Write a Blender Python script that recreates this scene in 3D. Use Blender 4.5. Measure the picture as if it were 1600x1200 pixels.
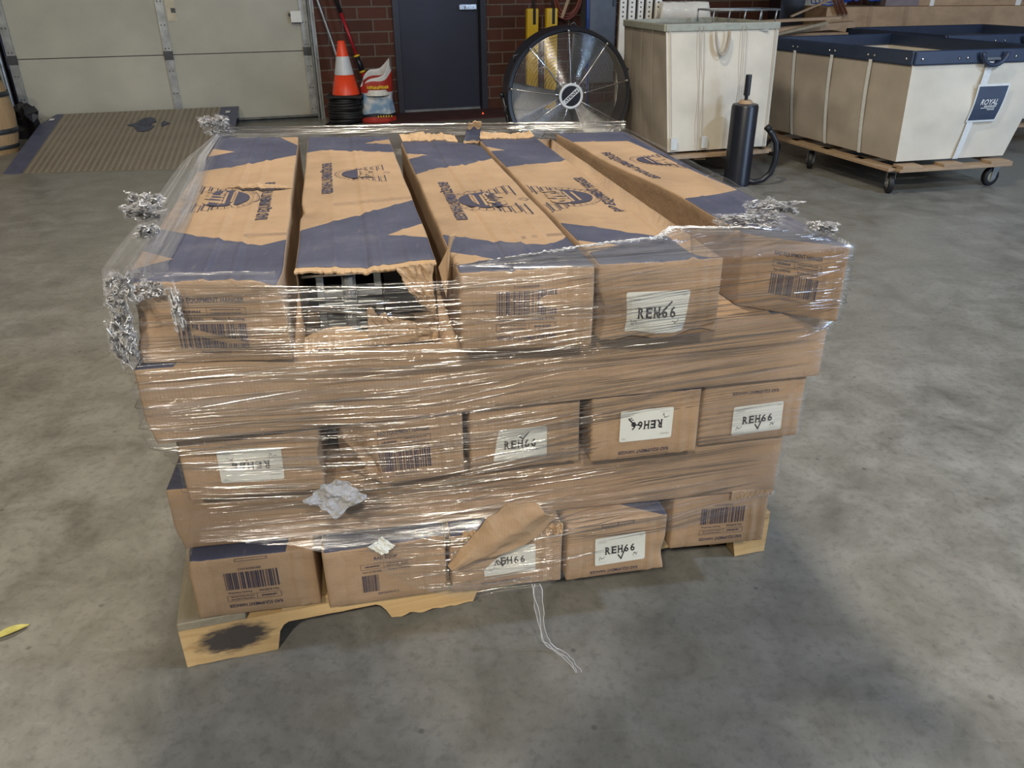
import bpy, bmesh, math, random
from mathutils import Vector, Matrix, noise
for o in list(bpy.data.objects): bpy.data.objects.remove(o)
S = bpy.context.scene; COL = S.collection
PI = math.pi
# ---------------------------------------------------------------- camera
p_, r_ = .4708, -.0076
F_ = Vector((0, math.cos(p_), -math.sin(p_))); U_ = Vector((0, math.sin(p_), math.cos(p_))); R_ = Vector((1, 0, 0))
R2 = R_*math.cos(r_)+U_*math.sin(r_); U2 = -R_*math.sin(r_)+U_*math.cos(r_)
cd = bpy.data.cameras.new('camera'); cam = bpy.data.objects.new('camera', cd); COL.objects.link(cam)
cd.sensor_width = 36; cd.lens = 1240/1600*36; cd.clip_start = .05; cd.clip_end = 100
M = Matrix((R2, U2, -F_)).transposed().to_4x4(); M.translation = Vector((0, 0, 1.25)); cam.matrix_world = M
S.camera = cam
# ---------------------------------------------------------------- world, exposure
w = bpy.data.worlds.new('world'); S.world = w; w.use_nodes = True
w.node_tree.nodes['Background'].inputs[0].default_value = (.6, .7, 1, 1); w.node_tree.nodes['Background'].inputs[1].default_value = .05
S.view_settings.view_transform = 'Standard'; S.view_settings.look = 'None'; S.view_settings.exposure = -0.73; S.view_settings.gamma = 1
S.view_settings.use_curve_mapping = False
# ---------------------------------------------------------------- lamps (ceiling lamps and the daylight of an open dock door)
def area(name, loc, target, sx, sy, power, col):
    l = bpy.data.lights.new(name, 'AREA'); l.shape = 'RECTANGLE'; l.size = sx; l.size_y = sy; l.energy = power; l.color = col
    o = bpy.data.objects.new(name, l); COL.objects.link(o); o.location = loc
    o.rotation_euler = (Vector(target)-Vector(loc)).to_track_quat('-Z', 'Y').to_euler(); return o
WARM = (1, .90, .74); COOL = (.54, .72, 1)
area('ceiling_lamp_light', (-1.05, -3.45, 4.35), (-.3, .5, 0), .30, .30, 330, WARM)
area('ceiling_lamp_light', (.95, -3.15, 4.35), (.2, .5, 0), .30, .30, 250, WARM)
area('ceiling_lamp_light', (-.5, 2.9, 4.6), (-.4, 2.4, 0), .5, .3, 255, WARM)
area('ceiling_lamp_light', (-5.0, 3.5, 4.6), (-5.0, 5.5, 0), 1.2, .3, 60, WARM)
area('ceiling_lamp_light', (4.6, 1.2, 4.6), (4.0, 1.4, 0), .5, .5, 330, COOL)
area('dock_door_daylight', (8.6, -1.5, 1.9), (2.5, 3.0, .3), 3.0, 2.8, 560, COOL)
# ---------------------------------------------------------------- object helpers
def tag(o, label=None, cat=None, group=None, kind=None):
    if label: o['label'] = label
    if cat: o['category'] = cat
    if group: o['group'] = group
    if kind: o['kind'] = kind
    return o
def empty(name, loc, rz=0, label=None, cat=None, group=None):
    o = bpy.data.objects.new(name, None); COL.objects.link(o); o.location = loc; o.rotation_euler = (0, 0, rz); o.empty_display_size = .1
    return tag(o, label, cat, group)
class MB:
    def __init__(s): s.v = []; s.f = []; s.m = []
    def poly(s, pts, m=0):
        i = len(s.v); s.v += [tuple(p) for p in pts]; s.f.append(tuple(range(i, i+len(pts)))); s.m.append(m); return s
    def hexa(s, P, m=0):   # P: 4 bottom (ccw from above), 4 top
        i = len(s.v); s.v += [tuple(p) for p in P]
        for f in ((3, 2, 1, 0), (4, 5, 6, 7), (0, 1, 5, 4), (1, 2, 6, 5), (2, 3, 7, 6), (3, 0, 4, 7)): s.f.append(tuple(i+a for a in f)); s.m.append(m)
        return s
    def box(s, x0, x1, y0, y1, z0, z1, m=0):
        return s.hexa([(x0, y0, z0), (x1, y0, z0), (x1, y1, z0), (x0, y1, z0), (x0, y0, z1), (x1, y0, z1), (x1, y1, z1), (x0, y1, z1)], m)
    def bar(s, a, b, wx, wz, m=0):
        a, b = Vector(a), Vector(b); d = (b-a).normalized(); up = Vector((0, 0, 1)) if abs(d.z) < .9 else Vector((0, 1, 0))
        x = d.cross(up).normalized()*wx/2; z = x.normalized().cross(d).normalized()*wz/2
        return s.hexa([a-x-z, a+x-z, b+x-z, b-x-z, a-x+z, a+x+z, b+x+z, b-x+z], m)
    def tube(s, pts, r, seg=8, m=0, closed=False, cap=True):
        pts = [Vector(p) for p in pts]; n = len(pts); rs = r if isinstance(r, (list, tuple)) else [r]*n
        i0 = len(s.v); prev = None
        for k, p in enumerate(pts):
            if closed: t = pts[(k+1) % n]-pts[k-1]
            else: t = pts[min(k+1, n-1)]-pts[max(k-1, 0)]
            t = t.normalized() if t.length > 1e-9 else Vector((0, 0, 1))
            if prev is None:
                a = t.cross(Vector((0, 0, 1)) if abs(t.z) < .9 else Vector((1, 0, 0))).normalized()
            else: a = (prev-t*prev.dot(t)).normalized()
            prev = a; b = t.cross(a)
            for j in range(seg):
                an = 2*PI*j/seg; s.v.append(tuple(p+(a*math.cos(an)+b*math.sin(an))*rs[k]))
        for k in range(n if closed else n-1):
            for j in range(seg):
                A = i0+k*seg+j; B = i0+k*seg+(j+1) % seg; k2 = (k+1) % n
                s.f.append((A, B, i0+k2*seg+(j+1) % seg, i0+k2*seg+j)); s.m.append(m)
        if cap and not closed:
            s.f.append(tuple(i0+j for j in range(seg))[::-1]); s.m.append(m); s.f.append(tuple(i0+(n-1)*seg+j for j in range(seg))); s.m.append(m)
        return s
    def lathe(s, prof, seg=32, m=0, T=None, closed=False):   # prof: (radius, z) round local z
        T = T or Matrix(); i0 = len(s.v); n = len(prof)
        for (r, z) in prof:
            for j in range(seg): a = 2*PI*j/seg; s.v.append(tuple(T @ Vector((r*math.cos(a), r*math.sin(a), z))))
        for k in range(n if closed else n-1):
            for j in range(seg):
                k2 = (k+1) % n; mm = m[k] if isinstance(m, (list, tuple)) else m
                s.f.append((i0+k*seg+j, i0+k*seg+(j+1) % seg, i0+k2*seg+(j+1) % seg, i0+k2*seg+j)); s.m.append(mm)
        return s
    def grid(s, fn, nu, nv, m=0):
        i0 = len(s.v)
        for j in range(nv+1):
            for i in range(nu+1): s.v.append(tuple(fn(i/nu, j/nv)))
        for j in range(nv):
            for i in range(nu):
                a = i0+j*(nu+1)+i; s.f.append((a, a+1, a+nu+2, a+nu+1)); s.m.append(m(i/nu, j/nv) if callable(m) else m)
        return s
    def build(s, name, mats, parent=None, smooth=False, angle=None):
        me = bpy.data.meshes.new(name); me.from_pydata(s.v, [], s.f); 
        for mt in (mats if isinstance(mats, (list, tuple)) else [mats]): me.materials.append(mt)
        me.polygons.foreach_set('material_index', s.m); me.update()
        if smooth: me.polygons.foreach_set('use_smooth', [True]*len(me.polygons))
        o = bpy.data.objects.new(name, me); COL.objects.link(o)
        if angle is not None and smooth: 
            bm = bmesh.new(); bm.from_mesh(me)
            bmesh.ops.remove_doubles(bm, verts=bm.verts, dist=1e-5)
            for e in bm.edges:
                if len(e.link_faces) == 2 and e.calc_face_angle(0) > angle: e.smooth = False
            bm.to_mesh(me); bm.free()
        if parent: o.parent = parent
        return o
def bevel(o, wd=.004, seg=2):
    m = o.modifiers.new('bevel', 'BEVEL'); m.width = wd; m.segments = seg; m.limit_method = 'ANGLE'; m.angle_limit = math.radians(40); return o
def nz(p, s=1.0): return noise.noise(Vector(p)*s)
# ---------------------------------------------------------------- materials
class N:
    def __init__(s, name):
        s.mat = bpy.data.materials.new(name); s.mat.use_nodes = True; s.t = s.mat.node_tree; s.n = s.t.nodes; s.b = s.n['Principled BSDF']; s.out = s.n['Material Output']
    def new(s, t, **k):
        n = s.n.new(t)
        for a, v in k.items(): setattr(n, a, v)
        return n
    def link(s, a, b): s.t.links.new(a, b)
    def coord(s, scale=(1, 1, 1), rot=(0, 0, 0), kind='Object'):
        c = s.new('ShaderNodeTexCoord'); m = s.new('ShaderNodeMapping'); m.inputs['Scale'].default_value = scale; m.inputs['Rotation'].default_value = rot
        s.link(c.outputs[kind], m.inputs[0]); return m.outputs[0]
    def noise(s, co, scale, det=4, rough=.55, dist=0):
        n = s.new('ShaderNodeTexNoise'); n.inputs['Scale'].default_value = scale; n.inputs['Detail'].default_value = det; n.inputs['Roughness'].default_value = rough; n.inputs['Distortion'].default_value = dist
        s.link(co, n.inputs['Vector']); return n.outputs['Fac']
    def ramp(s, f, stops):
        r = s.new('ShaderNodeValToRGB'); e = r.color_ramp.elements
        while len(e) < len(stops): e.new(.5)
        for i, (p, c) in enumerate(stops): e[i].position = p; e[i].color = (*c, 1) if len(c) == 3 else c
        s.link(f, r.inputs[0]); return r.outputs[0]
    def mix(s, f, a, b, mode='MIX'):
        m = s.new('ShaderNodeMix', data_type='RGBA', blend_type=mode)
        for i, x in ((0, f), (6, a), (7, b)):
            if isinstance(x, (int, float)): m.inputs[i].default_value = x
            elif isinstance(x, tuple): m.inputs[i].default_value = (*x, 1)
            else: s.link(x, m.inputs[i])
        return m.outputs[2]
    def math(s, op, a, b=0.0, clamp=False):
        m = s.new('ShaderNodeMath', operation=op, use_clamp=clamp)
        for i, x in enumerate((a, b)):
            if isinstance(x, (int, float)): m.inputs[i].default_value = x
            else: s.link(x, m.inputs[i])
        return m.outputs[0]
    def bump(s, h, strength=.3, dist=.002):
        b = s.new('ShaderNodeBump'); b.inputs['Strength'].default_value = strength; b.inputs['Distance'].default_value = dist; s.link(h, b.inputs['Height']); s.link(b.outputs[0], s.b.inputs['Normal']); return b
    def set(s, **k):
        for a, v in k.items():
            i = s.b.inputs[a.replace('_', ' ')]
            if isinstance(v, (int, float)): i.default_value = v
            elif isinstance(v, tuple): i.default_value = (*v, 1) if len(v) == 3 else v
            else: s.link(v, i)
        return s
def plain(name, col, rough=.6, metal=0.0, var=.12, scale=14, bump=0, spec=.5):
    n = N(name); co = n.coord(); f = n.noise(co, scale, 5)
    a = tuple(c*(1-var) for c in col); b = tuple(min(1, c*(1+var)) for c in col)
    n.set(Base_Color=n.ramp(f, [(.3, a), (.7, b)]), Roughness=rough, Metallic=metal); n.b.inputs['Specular IOR Level'].default_value = spec
    if bump: n.bump(n.noise(co, scale*6, 4), bump, .002)
    return n.mat
def cardboard(name, col):
    n = N(name); co = n.coord(); f = n.noise(co, 5, 6, .6); g = n.noise(n.coord((1, 1, 1)), 38, 4)
    c = n.ramp(f, [(.28, tuple(x*.66 for x in col)), (.5, tuple(x*.92 for x in col)), (.75, tuple(min(1, x*1.13) for x in col))])
    c = n.mix(n.math('MULTIPLY', g, .35), c, tuple(x*.72 for x in col))
    st = n.ramp(n.noise(n.coord((.6, .6, 2)), 7, 7, .7), [(.54, (0, 0, 0)), (.74, (1, 1, 1))])
    c = n.mix(n.math('MULTIPLY', st, .55), c, tuple(x*.5 for x in col))
    wv = n.new('ShaderNodeTexWave', wave_type='BANDS', bands_direction='X'); wv.inputs['Scale'].default_value = 52; wv.inputs['Distortion'].default_value = .3
    n.link(n.coord(rot=(0, 0, -.2)), wv.inputs['Vector'])
    h = n.math('ADD', n.math('MULTIPLY', wv.outputs['Fac'], .018), n.noise(co, 9, 7, .68))
    n.set(Base_Color=c, Roughness=.75); n.b.inputs['Specular IOR Level'].default_value = .25; n.bump(h, .5, .009); return n.mat
M_card = cardboard('kraft_cardboard', (.385, .262, .162))
M_card2 = cardboard('pale_kraft_cardboard', (.45, .31, .19))
M_torn = plain('torn_cardboard', (.43, .29, .165), .9, bump=.5, scale=30)
def mk_navy():
    n = N('navy_print'); co = n.coord(); f = n.noise(co, 6, 6, .65)
    c = n.ramp(f, [(.3, (.042, .046, .078)), (.6, (.064, .070, .112)), (.85, (.12, .118, .15))])
    sc = n.ramp(n.noise(n.coord((3, .5, 3), (0, 0, -.2)), 40, 4), [(.62, (0, 0, 0)), (.75, (1, 1, 1))])
    c = n.mix(n.math('MULTIPLY', sc, .25), c, (.22, .17, .14))
    wv = n.new('ShaderNodeTexWave', wave_type='BANDS', bands_direction='X'); wv.inputs['Scale'].default_value = 24; wv.inputs['Distortion'].default_value = .6
    n.link(n.coord(rot=(0, 0, -.2)), wv.inputs['Vector'])
    n.set(Base_Color=c, Roughness=.62); n.b.inputs['Specular IOR Level'].default_value = .3; n.bump(n.math('ADD', n.math('MULTIPLY', wv.outputs['Fac'], .06), n.noise(co, 9, 5, .6)), .35, .006); return n.mat
M_navy = mk_navy()
M_ink = plain('navy_ink', (.036, .035, .066), .7, var=.2, scale=60)
M_label = plain('white_label_paper', (.62, .63, .58), .6, var=.04)
M_black = plain('black_ink', (.015, .015, .025), .5)
M_grey_ink = plain('faded_ink', (.30, .31, .30), .7)
def mk_floor():
    n = N('polished_concrete'); co = n.coord(); a = n.noise(co, .8, 6, .6); b = n.noise(co, 5, 8, .66, .4); c = n.noise(co, 45, 5, .7)
    col = n.ramp(b, [(.28, (.100, .098, .085)), (.45, (.170, .167, .148)), (.60, (.235, .231, .210)), (.8, (.30, .296, .272))])
    col = n.mix(n.ramp(a, [(.35, (0, 0, 0)), (.65, (.6, .6, .6))]), col, (.185, .176, .148))
    col = n.mix(n.math('MULTIPLY', n.ramp(c, [(.35, (1, 1, 1)), (.5, (0, 0, 0))]), .35), col, (.08, .078, .068))
    sp = n.new('ShaderNodeTexVoronoi'); sp.inputs['Scale'].default_value = 9; n.link(co, sp.inputs['Vector'])
    spots = n.ramp(sp.outputs['Distance'], [(.035, (1, 1, 1)), (.07, (0, 0, 0))])
    col = n.mix(n.math('MULTIPLY', spots, .55), col, (.06, .058, .05))
    scr = n.ramp(n.noise(n.coord((.4, 5, 1), (0, 0, .5)), 6, 6, .7), [(.62, (0, 0, 0)), (.72, (1, 1, 1))])
    col = n.mix(n.math('MULTIPLY', scr, .22), col, (.34, .34, .32))
    n.set(Base_Color=col, Roughness=n.ramp(b, [(.3, (.30, .30, .30)), (.7, (.50, .50, .50))])); n.b.inputs['Specular IOR Level'].default_value = .45
    n.bump(n.math('ADD', n.noise(co, 3, 3), n.math('MULTIPLY', c, .12)), .25, .01); return n.mat
M_floor = mk_floor()
def mk_brick():
    n = N('brick_wall'); c = n.new('ShaderNodeTexCoord'); sp = n.new('ShaderNodeSeparateXYZ'); cb = n.new('ShaderNodeCombineXYZ')
    n.link(c.outputs['Object'], sp.inputs[0]); n.link(sp.outputs[0], cb.inputs[0]); n.link(sp.outputs[2], cb.inputs[1])
    br = n.new('ShaderNodeTexBrick'); n.link(cb.outputs[0], br.inputs['Vector'])
    br.inputs['Scale'].default_value = 1; br.inputs['Brick Width'].default_value = .30; br.inputs['Row Height'].default_value = .114; br.inputs['Mortar Size'].default_value = .008; br.inputs['Mortar Smooth'].default_value = .2
    br.inputs['Color1'].default_value = (.125, .048, .034, 1); br.inputs['Color2'].default_value = (.075, .032, .024, 1); br.inputs['Mortar'].default_value = (.17, .14, .115, 1); br.offset = .5
    f = n.noise(c.outputs['Object'], 18, 6, .65)
    col = n.mix(n.math('MULTIPLY', f, .5), br.outputs['Color'], (.05, .025, .02))
    n.set(Base_Color=col, Roughness=.85); n.b.inputs['Specular IOR Level'].default_value = .2
    n.bump(n.math('ADD', n.math('SUBTRACT', 1.0, br.outputs['Fac']), n.math('MULTIPLY', f, .3)), .6, .008); return n.mat
M_brick = mk_brick()
def mk_wood(name, a, b, ax=(1, 14, 14)):
    n = N(name); co = n.coord(ax); f = n.noise(co, 2.2, 6, .6, .8); g = n.noise(n.coord(), 7, 5)
    c = n.ramp(f, [(.25, a), (.7, b)]); c = n.mix(n.math('MULTIPLY', g, .3), c, tuple(x*.55 for x in a))
    n.set(Base_Color=c, Roughness=.7); n.bump(f, .4, .003); return n.mat
M_wood = mk_wood('pallet_pine', (.36, .23, .10), (.54, .38, .19))
M_woodgrey = mk_wood('weathered_deck_board', (.22, .19, .13), (.36, .31, .22), (14, 1, 14))
M_ply = mk_wood('dolly_plywood', (.30, .20, .12), (.45, .32, .20))
M_white = plain('dirty_white_door_panel', (.39, .38, .315), .5, var=.13, scale=1.6, bump=.05)
M_steel = plain('galvanised_steel', (.32, .34, .35), .45, .7, .25, 12)
M_darksteel = plain('dark_steel', (.07, .075, .08), .5, .6, .3)
M_chrome = plain('bright_chrome', (.8, .8, .8), .16, 1.0, .05)
M_alu = plain('aluminium_blade', (.26, .255, .245), .6, .85, .1, 5)
M_navyp = plain('navy_door_paint', (.020, .023, .045), .55, 0, .15, 3)
M_frame = plain('dark_frame_paint', (.025, .028, .045), .5, 0, .1)
M_blackr = plain('black_rubber', (.010, .010, .012), .55, 0, .3, bump=.2)
M_blackp = plain('black_paint', (.010, .012, .019), .35, 0, .2)
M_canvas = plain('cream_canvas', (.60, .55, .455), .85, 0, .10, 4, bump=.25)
M_canvasg = plain('grey_shaded_canvas', (.38, .33, .27), .85, 0, .12, 4, bump=.25)  # grey of seams and rope; on left sides shade painted into the cloth
M_bluev = plain('navy_vinyl_binding', (.021, .033, .066), .42, 0, .15, 8)
M_web = plain('white_webbing', (.62, .64, .63), .8, 0, .08, 60, bump=.4)
M_orange = plain('orange_cone_plastic', (.85, .07, .02), .4, 0, .05)
M_refl = plain('white_reflective_collar', (.60, .63, .66), .4, 0, .08)
M_red = plain('red_paint', (.35, .012, .02), .35, 0, .1)
M_yellow = plain('yellow_plastic', (.75, .50, .02), .4, 0, .08)
M_copper = plain('copper_pipe', (.65, .30, .18), .3, .8, .1)
M_rust = plain('rusty_hose', (.20, .05, .03), .6, 0, .2)
M_bluec = plain('blue_cable', (.02, .07, .35), .4, 0, .2)
M_paper = plain('white_scrap_paper', (.34, .34, .35), .8, 0, .15, 60, bump=.6)
M_wall = plain('painted_block_wall', (.30, .30, .28), .8, 0, .08, 2)
M_ceil = plain('ceiling_deck', (.22, .22, .21), .8, 0, .1, 2)
M_maroon = plain('maroon_mat', (.055, .018, .018), .8, 0, .3, 9, bump=.3)
M_leaf = plain('dry_leaf', (.45, .42, .12), .6, 0, .25, 40)
M_plasticw = plain('white_steel_upright', (.70, .70, .66), .5, 0, .05)
# ---------------------------------------------------------------- structure
MB().box(-12, 12, -9, 14, -.2, 0).build('floor', M_floor)['kind'] = 'structure'
MB().box(-12, 12, -9, 14, 5.2, 5.4).build('ceiling', M_ceil)['kind'] = 'structure'
WA = .3142; WO = Vector((-1.93, 8.5, 0)); WE = Vector((math.cos(WA), math.sin(WA), 0)); WN = Vector((math.sin(WA), -math.cos(WA), 0))
def WP(s, out=0, z=0): return WO+WE*s+WN*out+Vector((0, 0, z))
def WEm(name, s, out, z=0, **k): return empty(name, WP(s, out, z), WA, **k)
wb = MB()
for a, b, z0, z1 in ((-9, -2.78, 0, 5.2), (.02, .80, 0, 5.2), (1.77, 14, 0, 5.2), (-2.78, .02, 3.2, 5.2), (.80, 1.77, 2.1, 5.2)): wb.box(a, b, 0, .3, z0, z1)
o = wb.build('wall_back', M_brick); o.location = WO; o.rotation_euler = (0, 0, WA); o['kind'] = 'structure'
for nm, a in (('wall_left', (-12.2, -12, -9, 14)), ('wall_front', (-12, 12, -9.2, -9)), ('wall_right', (12, 12.2, -9, 14))):
    MB().box(*a, 0, 5.2).build(nm, M_wall)['kind'] = 'structure'
# entrance door: frame and leaf
def wallobj(mb, name, mats, s0=0, parent=None, kind='structure', smooth=False):
    o = mb.build(name, mats, parent, smooth)
    if not parent: o.location = WO; o.rotation_euler = (0, 0, WA)
    if kind and not parent: o['kind'] = kind
    return o
d2 = wallobj(MB().box(.865, 1.705, .05, .09, .03, 2.04).box(.865, 1.705, .04, .05, .03, .045), 'door_2', [M_navyp])
wallobj(MB().box(.80, .86, -.03, .12, 0, 2.1).box(1.71, 1.77, -.03, .12, 0, 2.1).box(.86, 1.71, -.03, .12, 2.05, 2.1), 'door_frame', M_frame, parent=d2)
wallobj(MB().box(1.50, 1.68, .015, .05, .985, 1.03).box(1.56, 1.60, -.01, .02, .99, 1.02), 'door_handle', M_chrome, parent=d2)
wallobj(MB().box(.87, 1.70, .02, .10, .005, .03), 'door_sweep', M_steel, parent=d2)
# sectional dock door
d1 = MB()
for k in range(5):
    z0 = .02+k*.625; d1.box(-2.66, -.06, .03, .075, z0+(.0 if k else 0), z0+.617); d1.box(-2.66, -.06, .045, .06, z0+.617, z0+.625, 1)
d1 = wallobj(d1, 'door_1', [M_white, M_darksteel])
for s in (-2.70, -1.385, -.10):
    pf = MB()
    for k in range(5): pf.box(s, s+.07, .012, .034, .02+k*.625, .02+k*.625+.60); pf.box(s-.005, s+.075, .004, .034, .60+k*.625, .675+k*.625 if k < 4 else .65+k*.625, 1)
    for k in range(14):
        for t in (.02, .05): pf.tube([(s+t, .012, .10+k*.2), (s+t, .005, .10+k*.2)], .006, 6, 1)
    wallobj(pf, 'door_stile', [M_steel, M_darksteel], parent=d1)
wallobj(MB().box(-2.66, -.04, .0, .05, 0.0, .018).tube([(-2.66, -.01, .03), (-.04, -.01, .03)], .014, 8), 'bottom_seal', M_darksteel, parent=d1)
for s in (-2.76, -.01):
    wallobj(MB().box(s, s+.012, -.10, .05, 0, 3.2).box(s-.03 if s < -1 else s, s+(.012 if s < -1 else .045), -.012, 0, 0, 3.2).tube([(s+.02*(1 if s < -1 else -1)*1, -.07, .0), (s+.02, -.07, 3.2)], .012, 8), 'door_track', M_steel, parent=d1)
wallobj(MB().box(-.19, -.09, -.03, .012, .90, 1.0).tube([(-.21, -.01, .97), (-.17, -.01, .97)], .01, 8, 1), 'door_latch', [M_plasticw, M_darksteel], parent=d1)
wallobj(MB().box(-1.30, -1.24+.02, .026, .031, .93, 1.12).box(-1.26, -1.22, .0255, .0262, 1.0, 1.04, 1), 'paper_notice', [plain('aged_tape', (.50, .45, .33), .7), M_darksteel], parent=d1)
# ---------------------------------------------------------------- printing helpers (2-D shapes that are laid on a face of a box)
_tc = {}
def text_geo(s, offset=0.0):
    if (s, offset) in _tc: return _tc[(s, offset)]
    cu = bpy.data.curves.new('text', 'FONT'); cu.body = s; cu.align_x = 'CENTER'; cu.align_y = 'CENTER'; cu.resolution_u = 2; cu.offset = offset
    o = bpy.data.objects.new('text', cu); COL.objects.link(o); bpy.context.view_layer.update()
    me = o.to_mesh(); vs = [(v.co.x, v.co.y) for v in me.vertices]; fs = [tuple(p.vertices) for p in me.polygons]; o.to_mesh_clear()
    bpy.data.objects.remove(o); bpy.data.curves.remove(cu)
    x0 = min(v[0] for v in vs); x1 = max(v[0] for v in vs); y0 = min(v[1] for v in vs); y1 = max(v[1] for v in vs)
    g = ([((x-x0)/(x1-x0)-.5, (y-y0)/(y1-y0)-.5) for x, y in vs], fs, (x1-x0)/(y1-y0)); _tc[(s, offset)] = g; return g
class Pr:      # list of polygons in metres, centre at 0,0
    def __init__(s): s.p = []
    def poly(s, pts, m=0): s.p.append((list(pts), m)); return s
    def rect(s, x0, x1, y0, y1, m=0): return s.poly([(x0, y0), (x1, y0), (x1, y1), (x0, y1)], m)
    def text(s, t, cx, cy, wd, ht, m=0, off=0.0, shear=0.0):
        v, f, _ = text_geo(t, off)
        for q in f: s.poly([(cx+v[i][0]*wd+shear*v[i][1]*ht, cy+v[i][1]*ht) for i in q], m)
        return s
    def stroke(s, pts, wd, m=0):
        for (a, b) in zip(pts, pts[1:]):
            dx, dy = b[0]-a[0], b[1]-a[1]; L = math.hypot(dx, dy) or 1; nx, ny = -dy/L*wd/2, dx/L*wd/2; ex, ey = dx/L*wd*.4, dy/L*wd*.4
            s.poly([(a[0]-nx-ex, a[1]-ny-ey), (b[0]-nx+ex, b[1]-ny+ey), (b[0]+nx+ex, b[1]+ny+ey), (a[0]+nx-ex, a[1]+ny-ey)], m)
        return s
    def frame(s, x0, x1, y0, y1, wd, m=0): return s.stroke([(x0, y0), (x1, y0), (x1, y1), (x0, y1), (x0, y0)], wd, m)
    def add(s, o, cx, cy, ang=0, sc=1.0):
        c, n = math.cos(ang)*sc, math.sin(ang)*sc
        for pts, m in o.p: s.p.append(([(cx+x*c-y*n, cy+x*n+y*c) for x, y in pts], m))
        return s
def barcode(pr, x0, x1, y0, y1, seed=3, cut=None):
    rnd = random.Random(seed); x = x0; u = (x1-x0)/95
    while x < x1-u:
        b = rnd.choice((1, 1, 2, 2, 3))*u; g = rnd.choice((1, 1, 2, 3))*u
        if cut is None: pr.rect(x, min(x+b, x1), y0, y1)
        else:
            a, c = cut((x-x0)/(x1-x0))
            if c <= a: pr.rect(x, min(x+b, x1), y0, y1)
            else:
                if a > 0: pr.rect(x, min(x+b, x1), y0, y0+(y1-y0)*a)
                if c < 1: pr.rect(x, min(x+b, x1), y0+(y1-y0)*c, y1)
        x += b+g
    return pr
def end_print(W=.112, seed=3, cut=None, head='RAD EQUIPMENT HANGER', barw=1.0, smudge=False):   # the block printed on each box end, upright, centred
    p = Pr(); h = .098
    p.text(head, 0, h/2-.005, W*(len(head)/20), .0095, off=.018)
    p.frame(-W/2, W/2, h/2-.030, h/2-.017, .0007); p.stroke([(-W*.05, h/2-.030), (-W*.05, h/2-.017)], .0006)
    rl = random.Random(4)
    for x0, x1, y, hh in ((-.42, -.14, .0235, .0042), (0, .44, .0205, .0022), (0, .44, .0265, .0022)):
        x = x0
        while x < x1: q = rl.uniform(.008, .03); p.rect(W*x, W*min(x+q, x1), h/2-y-hh/2, h/2-y+hh/2*rl.uniform(.5, 1)); x += q+rl.uniform(.005, .012)
    p.text('Part # REH66', -W*.29, h/2-.037, W*.36, .0052, off=.01); p.text('Patent Pending', W*.25, h/2-.037, W*.44, .0055, off=.01)
    barcode(p, -W/2, -W/2+W*barw, -h/2+.011, -h/2+.053, seed, cut)
    p.text('840582091012', 0, -h/2+.004, W*.42, .0055); return p
def sticker_print(W, H, variant=0):   # the REH66 sticker, upright, centred
    p = Pr(); L = W*.62; lh = H*.27; x = -L/2; st = L/5.0
    for i, ch in enumerate('REH66'):
        cx = -L/2+st*(i+.5); wd = st*.76 if ch != '6' else st*.70
        p.text(ch, cx, 0, wd, lh, 0, off=.028 if ch != '6' else .018)
        if ch in 'REH':
            t = lh*.09
            for sx in ((-1, 1) if ch != 'E' else (-1,)):
                for sy in (-1, 1):
                    if ch == 'R' and sx == 1 and sy == 1: continue
                    p.rect(cx+sx*wd*.40-wd*.22, cx+sx*wd*.40+wd*.22, sy*lh*.5-(t if sy > 0 else 0), sy*lh*.5+(t if sy < 0 else 0))
            if ch == 'E': p.rect(cx+wd*.42, cx+wd*.5, -lh*.5, -lh*.2).rect(cx+wd*.42, cx+wd*.5, lh*.2, lh*.5)
    p.text('7/23/4625', -W*.36, H*.33, W*.17, H*.055, 1); p.text('1951', W*.42, H*.40, W*.07, H*.055, 1)
    rnd = random.Random(variant)
    for cx, cy, sc in ((-W*.36, -H*.26, 1), (W*.30, -H*.24, .8)):
        pts = [(cx-W*.06*sc+W*.12*sc*k/7, cy+H*rnd.uniform(-.07, .09)*sc) for k in range(8)]; p.stroke(pts, .0008)
        p.stroke([(cx-W*.06, cy-H*.13), (cx+W*.10, cy-H*.12)], .0005, 1)
    ck = [[(-.02, .24), (.05, .16), (.16, .36)], [(-.04, -.2), (.02, -.36), (.10, .02)], [(-.02, .02), (.02, -.1), (.22, .24)], [(.05, -.16), (.14, .02), (.25, -.05)], [(-.22, .04), (-.14, -.18), (-.04, .08)], [(.16, -.02), (.24, -.04), (.34, -.24)]][variant % 6]
    p.stroke([(a*W, b*H) for a, b in ck], .0026); return p
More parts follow.
